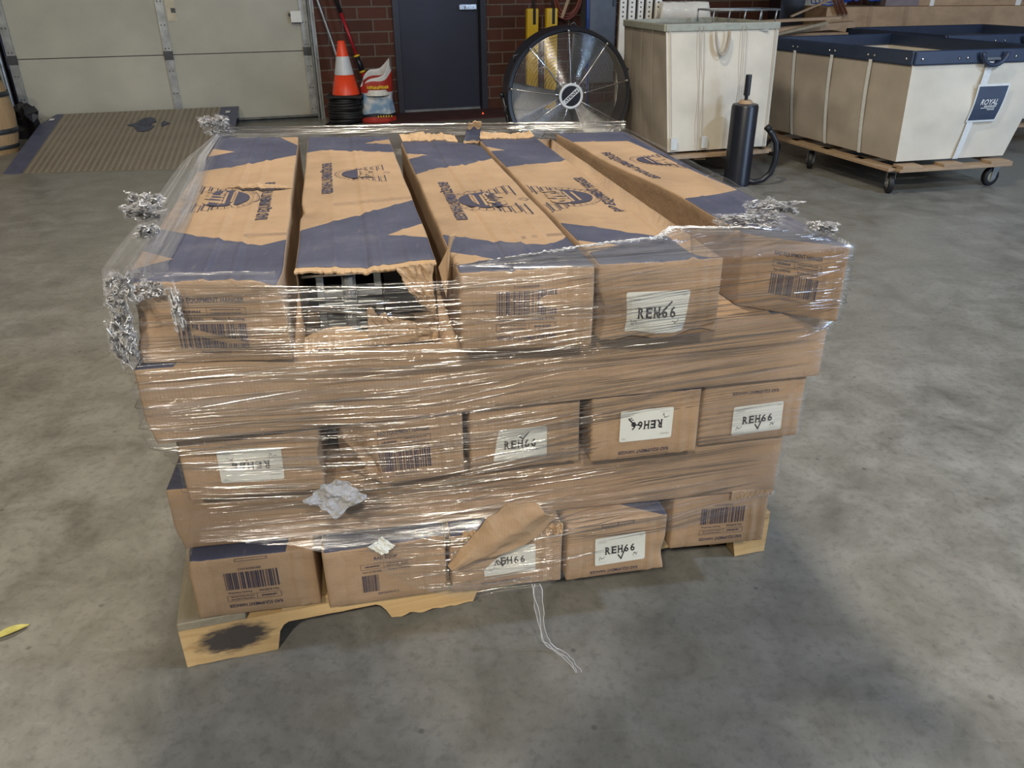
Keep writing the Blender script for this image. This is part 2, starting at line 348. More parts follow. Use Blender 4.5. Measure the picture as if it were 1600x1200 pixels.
def logo_print():      # winged badge: dome with rays, outlined bars on both sides, script word over it; about .17 wide .11 high
    p = Pr()
    dome = [(.048*math.cos(a), -.002+.044*math.sin(a)) for a in [PI*k/16 for k in range(17)]]
    p.poly(dome+[(-.040, -.022), (.040, -.022)])
    for k in range(17):
        a = PI*k/16; p.stroke([(.053*math.cos(a), -.002+.049*math.sin(a)), (.060*math.cos(a), -.002+.057*math.sin(a))], .0012)
    arc = [(.062*math.cos(PI*k/24), -.002+.059*math.sin(PI*k/24)) for k in range(25)]; p.stroke(arc, .0010)
    p.rect(-.034, .034, .002, .006, 1).rect(-.030, .030, .014, .018, 1)
    for s in (-1, 1):
        for k in range(4):
            x0 = .042+.006*(3-k)*0; x1 = .088-.009*k; y = -.052+.0135*k
            p.frame(*sorted((s*x0, s*x1)), y, y+.0095, .0011); p.stroke([(s*.030, y), (s*x1, y)], .0022)
    # outlined script word
    for t, cx, wd in (('T', -.036, .014), ('O', -.022, .014), ('R', -.007, .014), ('P', .008, .013), ('I', .019, .006), ('D', .031, .015)):
        p.text(t, cx, -.014, wd*1.25, .030, 1, off=.09, shear=.15)
    for t, cx, wd in (('T', -.036, .014), ('O', -.022, .014), ('R', -.007, .014), ('P', .008, .013), ('I', .019, .006), ('D', .031, .015)):
        p.text(t, cx, -.014, wd*.9, .022, 0, off=.0, shear=.15)
    p.stroke([(.0, -.052), (-.006, -.060), (.002, -.066), (.010, -.060), (.004, -.050)], .0012); return p
# ---------------------------------------------------------------- boxes
BT = .143; BB = .12
def inpoly(x, y, P):
    c = False; n = len(P)
    for i in range(n):
        x1, y1 = P[i]; x2, y2 = P[(i+1) % n]
        if (y1 > y) != (y2 > y) and x < (x2-x1)*(y-y1)/(y2-y1)+x1: c = not c
    return c
class Carton:
    def __init__(s, k, FL, FR, BR, BL, label, group, seed=1, dz=(0, 0, 0, 0), dents=(), creases=(), amp=.0022, h=BT, name='carton_box', slope=None):
        s.slope = slope
        s.z0 = BB+BT*k; s.h = h-.0015; s.C = [Vector((*q, 0)) for q in (FL, FR, BR, BL)]; s.dz = dz
        s.W = (s.C[1]-s.C[0]).length; s.D = (s.C[3]-s.C[0]).length; s.seed = seed; s.dents = dents; s.creases = creases; s.amp = amp
        c = sum(s.C, Vector())/4; s.org = Vector((c.x, c.y, s.z0)); s.e = empty(name, s.org, 0, label, 'box', group)
    def flat(s, u, v, w):
        a, b, c, d = s.C; q = (a*(1-u)+b*u)*(1-v)+(d*(1-u)+c*u)*v
        dz = ((s.dz[0]*(1-u)+s.dz[1]*u)*(1-v)+(s.dz[3]*(1-u)+s.dz[2]*u)*v)*w
        return Vector((q.x, q.y, s.z0+w*s.h+dz))-s.org
    def pos(s, u, v, w):
        P = s.flat(u, v, w); e = .004
        # soften the edges: pull points that sit on two faces inwards
        on = [abs(t) < 1e-6 or abs(t-1) < 1e-6 for t in (u, v, w)]
        if sum(on) >= 2:
            ctr = s.flat(.5, .5, .5)
            for i, (t, ax) in enumerate(((u, s.C[1]-s.C[0]), (v, s.C[3]-s.C[0]), (w, Vector((0, 0, 1))))):
                if on[i]: P -= ax.normalized()*(.0014 if t > .5 else -.0014)
        q = Vector((u*s.W*6+s.seed*7.3, v*s.D*6, w*s.h*7+s.seed)); nv = noise.noise_vector(q)*s.amp
        P += Vector((nv.x, nv.y, 0 if w < .01 else (nv.z-.0)*1.0 if w > .99 else 0))
        for (cu, cv, cw, rad, vec) in s.dents:
            d = Vector(((u-cu)*s.W, (v-cv)*s.D, (w-cw)*s.h)).length
            if d < rad: P += Vector(vec)*(1-(d/rad)**2)**2
        if w > .99 and s.slope and u > s.slope[0]:
            P.z -= (u-s.slope[0])/(1-s.slope[0])*s.slope[1]*(1+.35*nz((v*5, 2, 0)))*min(1, v/.12)
        if w > .99:
            for (uc, am, wd) in s.creases: P.z += am*math.exp(-((u-uc)*s.W/wd)**2)
        if v < .01:
            fd = s.C[1]-s.C[0]; n = Vector((fd.y, -fd.x, 0)).normalized()
            for uc, am in ((.835, .0022), (.155, -.0012), (.90, -.0016)): P += n*am*math.exp(-((u-uc+.006*math.sin(w*5+s.seed))*s.W/.0035)**2)
        return P
    def body(s, tan=None, skip=(), mat=None, nu=None, nv=None, hole=None, name='carton_body'):
        # tan: list of polygons in (u, v) that stay kraft on a navy top; None = all kraft
        bm = bmesh.new(); W, D, H = s.W, s.D, s.h
        def cuts(L, n, ext=()): 
            e = .004/L; return sorted(set([0, e, 1-e, 1]+[round(e+(1-2*e)*i/n, 5) for i in range(1, n)]+list(ext)))
        us = cuts(W, nu or 48); vs = cuts(D, nv or 40); ws = cuts(H, 10); us2 = cuts(W, nu or 48)
        def face(A, B, f, tg):
            g = [[bm.verts.new(f(a, b)) for b in B] for a in A]
            for i in range(len(A)-1):
                for j in range(len(B)-1):
                    F = bm.faces.new((g[i][j], g[i+1][j], g[i+1][j+1], g[i][j+1])); F.material_index = tg
        if 'top' not in skip: face(us, vs, lambda a, b: (a, b, 1), 0)
        if 'front' not in skip: face(us2, ws, lambda a, b: (a, 0, b), 2)
        if 'back' not in skip: face(us2[::-1], ws, lambda a, b: (a, 1, b), 2)
        if 'left' not in skip: face(vs[::-1], ws, lambda a, b: (0, a, b), 2)
        if 'right' not in skip: face(vs, ws, lambda a, b: (1, a, b), 2)
        face([0, .5, 1], vs[::-1], lambda a, b: (a, b, 0), 2)
        if tan is not None:
            for P in tan:
                for i in range(len(P)):
                    a, b = Vector((*P[i], 0)), Vector((*P[(i+1) % len(P)], 0)); d = b-a; nn = Vector((-d.y, d.x, 0))
                    lo, hi = min(a.y, b.y)-.012, max(a.y, b.y)+.012
                    fs = [f for f in bm.faces if f.material_index == 0 and lo < f.calc_center_median().y < hi]
                    if not fs or nn.length < 1e-6: continue
                    bmesh.ops.bisect_plane(bm, geom=list(set(fs) | {e for f in fs for e in f.edges} | {v for f in fs for v in f.verts}), plane_co=a, plane_no=nn, dist=1e-6)
            for f in bm.faces:
                if f.material_index == 0:
                    c = f.calc_center_median(); f.material_index = 2 if any(inpoly(c.x, c.y, P) for P in tan) else 1
        if hole:
            hv0, hv1, hu0 = hole
            for f in [f for f in bm.faces if abs(f.normal.z) > .9 or True]:
                c = f.calc_center_median()
                if c.z > .999 and hv0 < c.y < hv1 and c.x > hu0: bm.faces.remove(f)
        for f in bm.faces: f.material_index = 1 if f.material_index == 1 else 0
        for v in bm.verts: v.co = s.pos(*v.co)
        bmesh.ops.remove_doubles(bm, verts=bm.verts, dist=.0002)
        for f in bm.faces: f.smooth = True
        me = bpy.data.meshes.new(name); bm.to_mesh(me); bm.free()
        s.mats = [mat or M_card, M_navy, M_ink, mat or M_card]; s.bodyme = me
        o = bpy.data.objects.new(name, me); COL.objects.link(o); o.parent = s.e; s.o = o
        for m in s.mats: me.materials.append(m)
        return o
    def put(s, prs):      # prs: list of (Pr, face, cu, cw, ang, scale); joined into the body mesh
        vs, fs, ms = [], [], []
        for (p, face, cu, cw, ang, sc) in prs:
            q = Pr().add(p, 0, 0, ang, sc)
            for li, (pts, m) in enumerate(q.p):
                i = len(vs)
                for x, y in pts:
                    off = .0009+(.0005 if m == 1 else 0)+(.0006 if (face == 'top') else 0)
                    if face == 'top': P = s.pos(min(max(cu+x/s.W, .005), .995), cw+y/s.D, 1)+Vector((0, 0, off))
                    else:
                        P = s.pos(min(max(cu+x/s.W, .005), .995), 0, min(max(cw+y/s.h, .01), .99)); fd = s.C[1]-s.C[0]; n = Vector((fd.y, -fd.x, 0)).normalized(); P += n*off
                    vs.append(P)
                fs.append(tuple(range(i, i+len(pts)))); ms.append(3 if m == 1 else 2)
        bm = bmesh.new(); bm.from_mesh(s.bodyme); nvv = [bm.verts.new(v) for v in vs]
        for f, m in zip(fs, ms):
            F = bm.faces.new([nvv[i] for i in f]); F.material_index = m
        bm.to_mesh(s.bodyme); bm.free()
    def sticker(s, cu, cw, W, H, ang=0, variant=0, clip=None, label='white REH66 sticker'):
        fd = s.C[1]-s.C[0]; n = Vector((fd.y, -fd.x, 0)).normalized(); c, sn = math.cos(ang), math.sin(ang)
        def P(x, y, off):
            X, Y = x*c-y*sn, x*sn+y*c
            return s.pos(min(max(cu+X/s.W, 0.002), .998), 0, min(max(cw+Y/s.h, .01), .99))+n*off
        mb = MB(); r = .004
        out = []
        for cx, cy, a0 in ((W/2-r, H/2-r, 0), (-W/2+r, H/2-r, 90), (-W/2+r, -H/2+r, 180), (W/2-r, -H/2+r, 270)):
            out += [(cx+r*math.cos(math.radians(a0+t)), cy+r*math.sin(math.radians(a0+t))) for t in (0, 30, 60, 90)]
        if clip: out = clip(out, W, H)
        nx, ny = 10, 6
        # grid clipped to the outline by bisecting
        bm = bmesh.new()
        g = [[bm.verts.new((-W/2+W*i/nx, -H/2+H*j/ny, 0)) for j in range(ny+1)] for i in range(nx+1)]
        for i in range(nx):
            for j in range(ny): bm.faces.new((g[i][j], g[i+1][j], g[i+1][j+1], g[i][j+1]))
        cx_ = sum(a for a, b in out)/len(out); cy_ = sum(b for a, b in out)/len(out)
        for i in range(len(out)):
            a, b = out[i], out[(i+1) % len(out)]; nn = Vector((b[1]-a[1], a[0]-b[0], 0))
            if nn.length < 1e-7: continue
            bmesh.ops.bisect_plane(bm, geom=bm.verts[:]+bm.edges[:]+bm.faces[:], plane_co=(*a, 0), plane_no=nn, clear_outer=True)
        bm.verts.ensure_lookup_table(); bm.verts.index_update()
        for f in bm.faces: mb.poly([P(v.co.x, v.co.y, .0022) for v in f.verts], 0)
        bm.free()
        for pts, m in sticker_print(W, H, variant).p:
            if clip and not all(inpoly(x, y, out) for x, y in pts): continue
            mb.poly([P(x, y, .0030) for x, y in pts], 1 if m == 0 else 2)
        o = mb.build('sticker', [M_label, M_black, M_grey_ink], s.e); o['label'] = label; return o
def yaw_back(FL, FR, yaw, D, wb=None):
    n = Vector((-math.sin(yaw), math.cos(yaw))); a = Vector(FL)+n*D; b = Vector(FR)+n*D; return tuple(b), tuple(a)
# ---- top layer: five boxes side by side, navy ends and printed middle
G5 = 'cartons side by side on the top layer'
txt = Pr().text('RAD EQUIPMENT HANGER', 0, 0, .335, .030, off=.02)
lg = logo_print()
def flap_slit(c): pass
a = Carton(4, (-.610, 1.178), (-.360, 1.190), (-.637, 2.47), (-.875, 2.47), 'left end carton of the top layer, with a slit torn across its printed top', G5, 1,
           dents=[(0, 0, .55, .05, (.020, .012, 0)), (1, 0, 1, .05, (-.010, .0, -.010)), (0, 0, 1, .03, (.003, .003, 0)), (.1, 0, .4, .05, (0, .008, 0))], creases=[(.33, -.002, .008), (.50, .0028, .006), (.54, -.0016, .006), (.68, .0024, .005), (.72, -.0016, .006)])
a.body(tan=[[(0, .62), (.576, .707), (1.0, .783), (1.0, .166), (.822, .141), (0, .235)], [(0, .862), (.292, .818), (0, .77)], [(0, .125), (.249, .086), (0, .045)], [(.761, 1.0), (1.0, 1.0), (1.0, .893)]])
def cut1(t): 
    if .18 < t < .98:
        m = .82-(t-.18)*.80; return (max(m-.24, .18), m+.02)
    return (0, 0)
a.put([(txt, 'top', .785, .40, PI/2, 1), (lg, 'top', .40, .41, -PI/2, 1.4), (Pr().stroke([(-.05, .012), (.03, .022)], .0012).stroke([(-.05, .006), (.03, .016)], .0012).stroke([(-.05, 0), (.03, .01)], .0012), 'top', .88, .18, 0, 1),
       (end_print(seed=11, cut=cut1), 'front', .515, .455, -.01, 1)])
b = Carton(4, (-.352, 1.243), (-.126, 1.285), (-.367, 2.47), (-.607, 2.46), 'torn open carton on the top layer, its front ripped away over bare metal hardware', G5, 2, creases=[(.28, .002, .005), (.5, -.0024, .006), (.55, .002, .005), (.62, .0022, .005), (.82, .0016, .006)],
           dents=[(.5, 0, 1, .10, (0, 0, -.006)), (0, .3, 1, .05, (.006, 0, -.006))])
b.body(tan=[[(0, .801), (.177, .828), (.932, .789), (1, .79), (1, .34), (.946, .329), (.489, .253), (0, .178)], [(.681, .907), (1, .962), (1, .89)], [(.691, .129), (1, .185), (1, .105)]], skip=('front',))
b.put([(txt, 'top', .22, .54, -PI/2, .98), (lg, 'top', .57, .565, PI/2, 1.05), (Pr().stroke([(-.10, -.018), (.08, .022)], .001).stroke([(-.10, -.010), (.08, .03)], .001).stroke([(-.10, -.002), (.08, .038)], .001), 'top', .72, .33, 0, 1)])
c = Carton(4, (-.084, 1.215), (.137, 1.240), (-.100, 2.40), (-.318, 2.38), 'middle carton of the top layer, with a torn far end and an upside-down printed end', G5, 3, creases=[(.18, .0016, .005), (.38, -.0026, .006), (.43, .002, .005), (.58, .0028, .005), (.62, -.002, .006), (.80, .0026, .006)],
           dents=[(1, 1, 1, .12, (0, 0, -.012)), (.7, 0, .9, .05, (0, .007, 0))])
c.body(tan=[[(0, .620), (.282, .68), (.622, .705), (.891, .747), (1, .77), (1, .15), (.95, .133), (.79, .104), (.434, .13), (0, .186)], [(0, .845), (.249, .822), (0, .784)], [(0, .093), (.291, .051), (0, .028)]])
c.put([(txt, 'top', .225, .395, -PI/2, .98), (lg, 'top', .555, .385, PI/2, 1.4), (Pr().stroke([(-.05, .012), (.03, .022)], .0012).stroke([(-.05, .006), (.03, .016)], .0012).stroke([(-.05, 0), (.03, .01)], .0012), 'top', .85, .145, 0, 1),
       (end_print(W=.100, seed=5), 'front', .49, .47, PI, 1)])
d = Carton(4, (.146, 1.250), (.358, 1.283), (.122, 2.43), (-.092, 2.40), 'carton fourth from left on the top layer, lid fold crushed down along its right edge', G5, 4, creases=[(.75, .005, .006), (.25, .0015, .006), (.5, -.0015, .01)],
           slope=(.76, .058), dents=[(0, 0, .3, .07, (.015, .02, 0)), (.85, 0, 0, .05, (0, .015, .006)), (.3, 0, .05, .04, (0, .008, .004)), (.80, .30, 1, .05, (0, 0, -.012))], amp=.003)
d.body(tan=[[(0, .66), (.631, .699), (1, .70), (1, .06), (.728, .11), (0, .221)], [(0, .90), (.196, .85), (0, .843)], [(0, .121), (.3, .08), (0, .055)]])
d.put([(txt, 'top', .655, .40, PI/2, .95), (lg, 'top', .30, .385, -PI/2, 1.35)])
d.sticker(.485, .355, .112, .078, -.02, 2, clip=lambda out, W, H: [(x-(.006 if y < 0 and x > 0 else 0), y) for x, y in out])
e = Carton(4, (.430, 1.420), (.590, 1.330), (.350, 2.52), (.140, 2.50), 'right end carton of the top layer, turned with its printed end facing right', G5, 5, creases=[(.3, .0015, .006)], dents=[(0, .3, .6, .25, (.012, 0, 0)), (0, .62, .6, .2, (-.008, 0, 0))])
e.body(tan=[[(0, .86), (.801, .871), (.957, .354), (0, .242)]])
e.put([(txt, 'top', .175, .57, -PI/2, .95), (lg, 'top', .66, .62, PI/2, 1.0), (end_print(W=.088, seed=9), 'front', .535, .50, -.02, .95)])
# ---- third layer from the bottom, and the bottom layer: box ends with stickers and printing
YB = .19
G3 = 'cartons end-on in the middle layer'; G1 = 'cartons end-on in the bottom layer'
def cart(k, FL, FR, label, g, seed, D=1.2, **kw):
    BR, BL = yaw_back(FL, FR, YB, D); return Carton(k, FL, FR, BR, BL, label, g, seed, **kw)
half = [[(0, .25), (1, .12), (1, .8), (0, .7)]]
x = cart(2, (-.592, 1.197), (-.348, 1.229), 'left end carton of the middle layer, with an upside-down sticker', G3, 21, dents=[(1, 0, .5, .04, (-.008, .005, 0))]); x.body(tan=half)
x.put([(Pr().text('RAD EQUIPMENT HANGER', 0, 0, .10, .008, off=.018).frame(-.052, .052, -.018, -.008, .0006), 'front', .55, .92, .0, 1)]); x.sticker(.49, .48, .112, .068, PI-.01, 3, label='upside-down REH66 sticker')
x = cart(2, (-.318, 1.225), (-.093, 1.280), 'middle layer carton with a crushed left corner and an upright barcode', G3, 22, dents=[(0, 0, .1, .09, (.045, .02, .01)), (0, 0, .7, .07, (.004, .022, 0)), (.12, 0, .45, .05, (0, .012, 0))], amp=.004); x.body(tan=half)
x.put([(end_print(W=.098, seed=13), 'front', .53, .47, .0, 1)])
x = cart(2, (-.080, 1.283), (.130, 1.322), 'centre carton of the middle layer, with an upright ticked sticker and a clipped corner', G3, 23); x.body(tan=half)
x.sticker(.455, .39, .104, .068, 0, 0, clip=lambda out, W, H: [(xx+(.010 if yy > H*.3 and xx < 0 else 0), yy) for xx, yy in out])
x = cart(2, (.151, 1.316), (.368, 1.355), 'middle layer carton with an upside-down sticker over an upside-down printed line', G3, 24, dents=[(.6, 0, 1, .04, (0, .006, 0))]); x.body(tan=half)
x.put([(Pr().text('RAD EQUIPMENT HANGER', 0, 0, .105, .0095, off=.018).frame(-.052, .052, .010, .020, .0006), 'front', .49, .115, PI, 1)]); x.sticker(.50, .53, .108, .068, PI, 5, label='upside-down REH66 sticker')
x = cart(2, (.376, 1.375), (.590, 1.415), 'right end carton of the middle layer, with an upright sticker near its right side', G3, 25); x.body(tan=half)
x.put([(Pr().text('RAD EQUIPMENT HANGER', 0, 0, .10, .008, off=.018), 'front', .50, .80, PI, 1)]); x.sticker(.555, .37, .108, .066, .03, 1)
N1 = [[(-.001, .999), (1.001, .999), (1.001, .998), (0, .998)]]
x = cart(0, (-.627, 1.198), (-.391, 1.239), 'left end carton of the bottom layer, with an upside-down barcode', G1, 31, dents=[(0, 0, 1, .03, (.004, .004, 0))]); x.body(tan=[[(.78, 0), (1, 0), (1, .2), (.9, .2)]])
x.put([(end_print(W=.104, seed=17), 'front', .475, .48, PI, 1), (Pr().frame(-.03, .03, -.002, .004, .001), 'front', .5, .95, 0, 1)])
x = cart(0, (-.372, 1.224), (-.137, 1.275), 'bottom layer carton with a half torn-off barcode beside the white scrap', G1, 32, dents=[(.9, 0, .95, .05, (0, .012, -.006))]); x.body(tan=[[(0, 0), (.02, .0), (.0, .05)]])
x.put([(end_print(W=.10, seed=19, head='RAD EQUIP', barw=.34), 'front', .50, .47, .0, 1)])
x = cart(0, (-.128, 1.268), (.100, 1.305), 'centre carton of the bottom layer, its top ripped under a loose flap', G1, 33, amp=.004, dents=[(.3, 0, 1, .10, (0, .03, -.02))]); x.body(tan=[[(.5, 0), (1, 0), (1, .1)]])
x.put([(Pr().text('RAD EQUIPMENT HANGER', 0, 0, .105, .0085, off=.018), 'front', .48, .115, PI, 1)])
x.sticker(.52, .50, .108, .070, .03, 4, clip=lambda out, W, H: [(-W/2, -H/2), (W*.5, -H/2), (W*.5, H*.5), (W*.05, H*.5), (-W/2, -H*.25)], label='torn REH66 sticker')
x = cart(0, (.110, 1.302), (.322, 1.342), 'bottom layer carton with an upright ticked sticker below its hand slot', G1, 34, dents=[(1, 0, .3, .04, (-.006, .004, 0))]); x.body(tan=[[(0, 0), (.95, 0), (0, .12)]])
x.put([(Pr().text('RAD EQUIPMENT HANGER', 0, 0, .105, .009, off=.018).frame(-.052, .052, .008, .016, .0006), 'front', .48, .10, PI, 1), (Pr().frame(-.034, .034, -.003, .004, .0016).stroke([(0, -.006), (0, .006)], .0016), 'front', .5, .94, .04, 1)]); x.sticker(.535, .485, .110, .072, .03, 1)
x = cart(0, (.347, 1.404), (.562, 1.433), 'right end carton of the bottom layer, with an upside-down barcode and a frayed top', G1, 35, dents=[(.9, 0, 1, .05, (0, .006, -.012))]); x.body(tan=[[(0, 0), (1, 0), (1, .06), (0, .16)]])
x.put([(end_print(W=.098, seed=23), 'front', .525, .45, PI, 1)])
# ---- cross layers: five long cartons across, front one in view
for k, FL, FR, g, nm in ((3, (-.615, 1.158), (.607, 1.402), 'long cartons laid across in the upper cross layer', 'upper'), (1, (-.652, 1.236), (.567, 1.428), 'long cartons laid across in the lower cross layer', 'lower')):
    FL, FR = Vector(FL), Vector(FR); t = (FR-FL).normalized(); n = Vector((-t.y, t.x))
    for i in range(5):
        a0, b0 = FL+n*.243*i, FR+n*.243*i; a1, b1 = a0+n*.240, b0+n*.240
        lab = ('long plain carton lying across the stack, right under the top layer' if nm == 'upper' else 'long plain carton lying across the stack, just above the bottom layer') if i == 0 else 'long carton hidden behind the front one of the %s cross layer' % nm
        cc = Carton(k, tuple(a0), tuple(b0), tuple(b1), tuple(a1), lab, g, 40+k*5+i, amp=.003, dents=[(0, 0, 0, .05, (.01, .0, 0))] if i == 0 else ())
        cc.body(tan=None if i else [[(.05, 0), (.9, 0), (.9, 1), (.1, 1)]], nu=60 if i == 0 else 10, nv=10, mat=M_card)
# ---------------------------------------------------------------- pallet
PA = .272; PO = Vector((-.668, 1.186, 0)); pal = empty('wooden_pallet', PO, PA, 'worn pine pallet with notched side board and black paint smear, under the carton stack', 'pallet')
M_smear = plain('black_paint_smear', (.02, .022, .028), .8, 0, .4, 40)
def stringer(y0, nm, front=False):
    L = 1.33; mb = MB(); xs = [i/133*L for i in range(134)]
    def low(x):
        for c0, c1 in ((.18, .42), (.60, 1.25)):
            if c0 < x < c1:
                t = min(1, (x-c0)/.03, (c1-x)/.03); return .028+(.042*math.sin(t*PI/2))
        if .42 <= x <= .60 and front: return .026+.008*nz((x*40, 1, 0))
        return .001+.004*max(0, nz((x*9, y0, 0)))
    prev = None
    for x in xs:
        z0 = low(x) if True else 0; z1 = .098; f = .002*nz((x*30, 1, y0)) if front else 0
        cur = [(x, y0+f, z0), (x, y0+.038, z0), (x, y0+.038, z1), (x, y0+f*.6, z1)]
        if prev:
            for i in range(4): 
                j = (i+1) % 4; mb.poly([prev[i], cur[i], cur[j], prev[j]])
        else: mb.poly(cur)
        prev = cur
    mb.poly(prev[::-1]); return mb.build(nm, M_wood, pal)
def wood_smear_mat():
    n = N('pallet_pine_smeared'); co = n.coord((1, 14, 14)); f = n.noise(co, 2.2, 6, .6, .8)
    c = n.ramp(f, [(.25, (.44, .27, .11)), (.7, (.66, .46, .22))])
    cc = n.new('ShaderNodeTexCoord'); sp = n.new('ShaderNodeSeparateXYZ'); n.link(cc.outputs['Object'], sp.inputs[0])
    ex = n.math('SUBTRACT', sp.outputs[0], .100); ez = n.math('SUBTRACT', sp.outputs[2], n.math('ADD', .055, n.math('MULTIPLY', ex, .05)))
    d = n.math('ADD', n.math('POWER', n.math('MULTIPLY', ex, 12), 2.0), n.math('POWER', n.math('MULTIPLY', ez, 24), 2.0))
    d = n.math('ADD', n.math('SQRT', d), n.math('MULTIPLY', n.math('SUBTRACT', n.noise(n.coord((1, 1, 4)), 30, 6), .5), .9))
    m = n.ramp(d, [(.62, (.93, .93, .93)), (1.0, (0, 0, 0))]); c = n.mix(m, c, (.022, .024, .03))
    n.set(Base_Color=c, Roughness=.75); n.bump(f, .4, .003); return n.mat
so = stringer(0, 'stringer', True); so.data.materials[0] = wood_smear_mat()
for y in (.585, 1.17): stringer(y, 'stringer')
rnd = random.Random(5)
bx = [0, .20, .345, .49, .635, .78, .925, 1.07, 1.21]
for i, x0 in enumerate(bx):
    wd = .13 if i in (0, 8) else .10; wd = .12 if i == 8 else wd
    mb = MB(); mb.box(x0, x0+wd, -.006+rnd.uniform(0, .006), 1.21, .099, .119); bevel(mb.build('deck_board', M_woodgrey if i == 0 else M_wood, pal), .002, 1)
for x0 in (.62, 1.21): MB().box(x0, x0+.09, .05, 1.20, .004, .020).build('bottom_board', M_wood, pal)
# ---------------------------------------------------------------- hardware inside the torn carton and torn flaps
hb = b.e
HW = empty('equipment_hanger', Vector((-.30, 1.30, BB+4*BT+.004)), .18, 'galvanised steel bracket hardware seen inside the torn open carton', 'metal hanger')
h = MB()
for z in (.010, .070):
    h.box(-.035, .075, -.015, .0, z, z+.012).box(-.035, .075, -.015, .0, z+.038, z+.050).box(-.035, -.022, -.018, -.002, z, z+.05).box(.062, .075, -.018, -.002, z, z+.05).box(.008, .032, -.022, -.004, z-.004, z+.055)
    h.box(-.035, .075, 0, .55, z, z+.004)
    h.tube([(.02, -.026, z+.006), (.02, -.026, z+.042)], .011, 10)
bevel(h.build('bracket', M_steel, HW), .002)
h = MB()
for k, (z, t) in enumerate(((.052, -.10), (.062, .02), (.118, .03))): h.tube([(-.055, -.045+k*.004, z+(.012 if k == 0 else 0)), (.10 if k else .125, -.045, z+t*.15)], .0033, 8)
h.build('threaded_rod', M_chrome, HW, True)
h = MB(); h.tube([(-.04, .08, .095), (-.04, .9, .095)], .012, 10).tube([(.04, .06, .09), (.04, .9, .09)], .014, 10).box(.08, .15, .04, .6, .02, .09)
h.build('support_tube', M_darksteel, HW)
# ragged cardboard pieces of the torn carton
def ragged(fn, n=60, m=6, mat=None, name='torn_flap', parent=None, thick=.0035):
    mb = MB(); mb.grid(fn, n, m); o = mb.build(name, mat or M_torn, parent, False)
    s = o.modifiers.new('thick', 'SOLIDIFY'); s.thickness = thick; s.offset = 0; return o
def B_(u, v, wv): return b.pos(u, v, wv)
def rag_top(s, t):      # curled lip along the torn lid
    P = B_(min(max(s, .002), .998), 0.0, 1); r = .5+.5*nz((s*14, 3, 0))+.35*nz((s*45, 1, 0)); out = t*(.006+.011*max(0, r))
    return P+Vector((.002*nz((s*30, 0, t)), -out, -.002-t*.008*(.4+.6*abs(nz((s*25, 7, 0)))) ))
ragged(rag_top, 90, 4, name='torn_lid_edge', parent=hb)
def rag_left(s, t):
    P = B_(0.0, 0, s); return P+Vector((t*.045*max(.0, .22+nz((s*8, 5, 0))*.5), -.006-t*.012, 0))
def low_rag(s, t):
    hh = .012+.016*max(0, math.sin(s*PI*2.2))+.012*nz((s*11, 2, 1)); P = B_(s, 0, 0); return P+Vector((0, -.004-t*.022, .004+hh*(1-t)-t*.012*abs(nz((s*17, 0, 0)))))
ragged(low_rag, 60, 4, name='torn_bottom_edge', parent=hb)
def tri_flap(s, t):     # big torn triangle at the right, hanging inwards
    P0 = B_(.72+.26*s, 0, 1.0); P1 = B_(.995, 0, .18)
    P = P0.lerp(P1, t*(.55+.45*s)+.0); return P+Vector((.004*nz((s*6, t*7, 0)), -.022-.012*math.sin(t*PI)+.006*nz((s*9, t*9, 2)), .0))
ragged(tri_flap, 14, 20, M_card2, 'torn_side_flap', hb)
def tip_flap(s, t):
    P = B_(.97, 0, 1.0); return P+Vector((.012+.030*t*(1-.3*s)+.012*s*(1-t), -.016+.012*t-.01*s, -.05*s*(1-t)+.052*t-.008))
ragged(tip_flap, 8, 10, M_card2, 'torn_corner_flap', hb)
def mid_flap(s, t):
    x = .48+.46*s; w0 = .22-.05*s+.05*nz((s*7, 0, 0)); P = B_(x, 0, 0); return P+Vector((0, -.030+.022*t*(1-s)+.008*nz((s*5, t*4, 3)), .004+t*(.055-.03*s)*(1+.3*nz((s*9, 1, 0)))))
ragged(mid_flap, 30, 8, M_card2, 'torn_front_flap', hb)
# slit in the lid of the left carton
def slit(s, t):
    u = .40+.60*s; L = math.sin(s*PI)**.7; P = a.pos(min(u, .998), .475+.006*(1-s), 1)
    return P+Vector((0, (.010*t-.002)*L, .0015+.007*L*math.sin(t*PI*.55)+.0015*nz((s*40, t*3, 0))))
ragged(slit, 50, 5, M_card2, 'lifted_tear', a.e, .002)
mb = MB(); mb.grid(lambda s, t: a.pos(min(.46+.54*s, .999), .472-(.013*math.sin(min(1, s*1.05)*PI)**.8)*t, 1)+Vector((0, 0, .0016)), 40, 2); mb.build('painted_slit_shade', M_black, a.e)  # black sheet paints the dark of the slit; the lid is uncut
# torn far ends
def far_rag(cn, amp, nm, seed):
    def f(s, t):
        P = cn.pos(.02+.74*s, 1, 1); k = max(.25, .7+.5*nz((s*4, seed, 0))); return P+Vector((-.25*t*.05, t*.03, .002+t*amp*k+.004*nz((s*20, t*5, seed))))
    return ragged(f, 40, 5, M_torn, nm, cn.e)
far_rag(c, .022, 'torn_far_flap', 2); far_rag(d, .016, 'torn_far_flap', 5)
def curl(s, t):
    P = c.pos(.93, .99, 1); an = t*PI*.9; return P+Vector((.012*(s-.5)+.014*t, .012*math.sin(an), .004+.058*t+.010*nz((s*3, t*6, 1))))+Vector((.034*(s-.5)*(1-.3*t), 0, 0))
o = ragged(curl, 8, 16, M_navy, 'curled_strip', c.e); o.data.materials.append(M_torn)
for p in o.data.polygons:
    if p.index//8 > 10 or p.index//8 < 2: p.material_index = 1
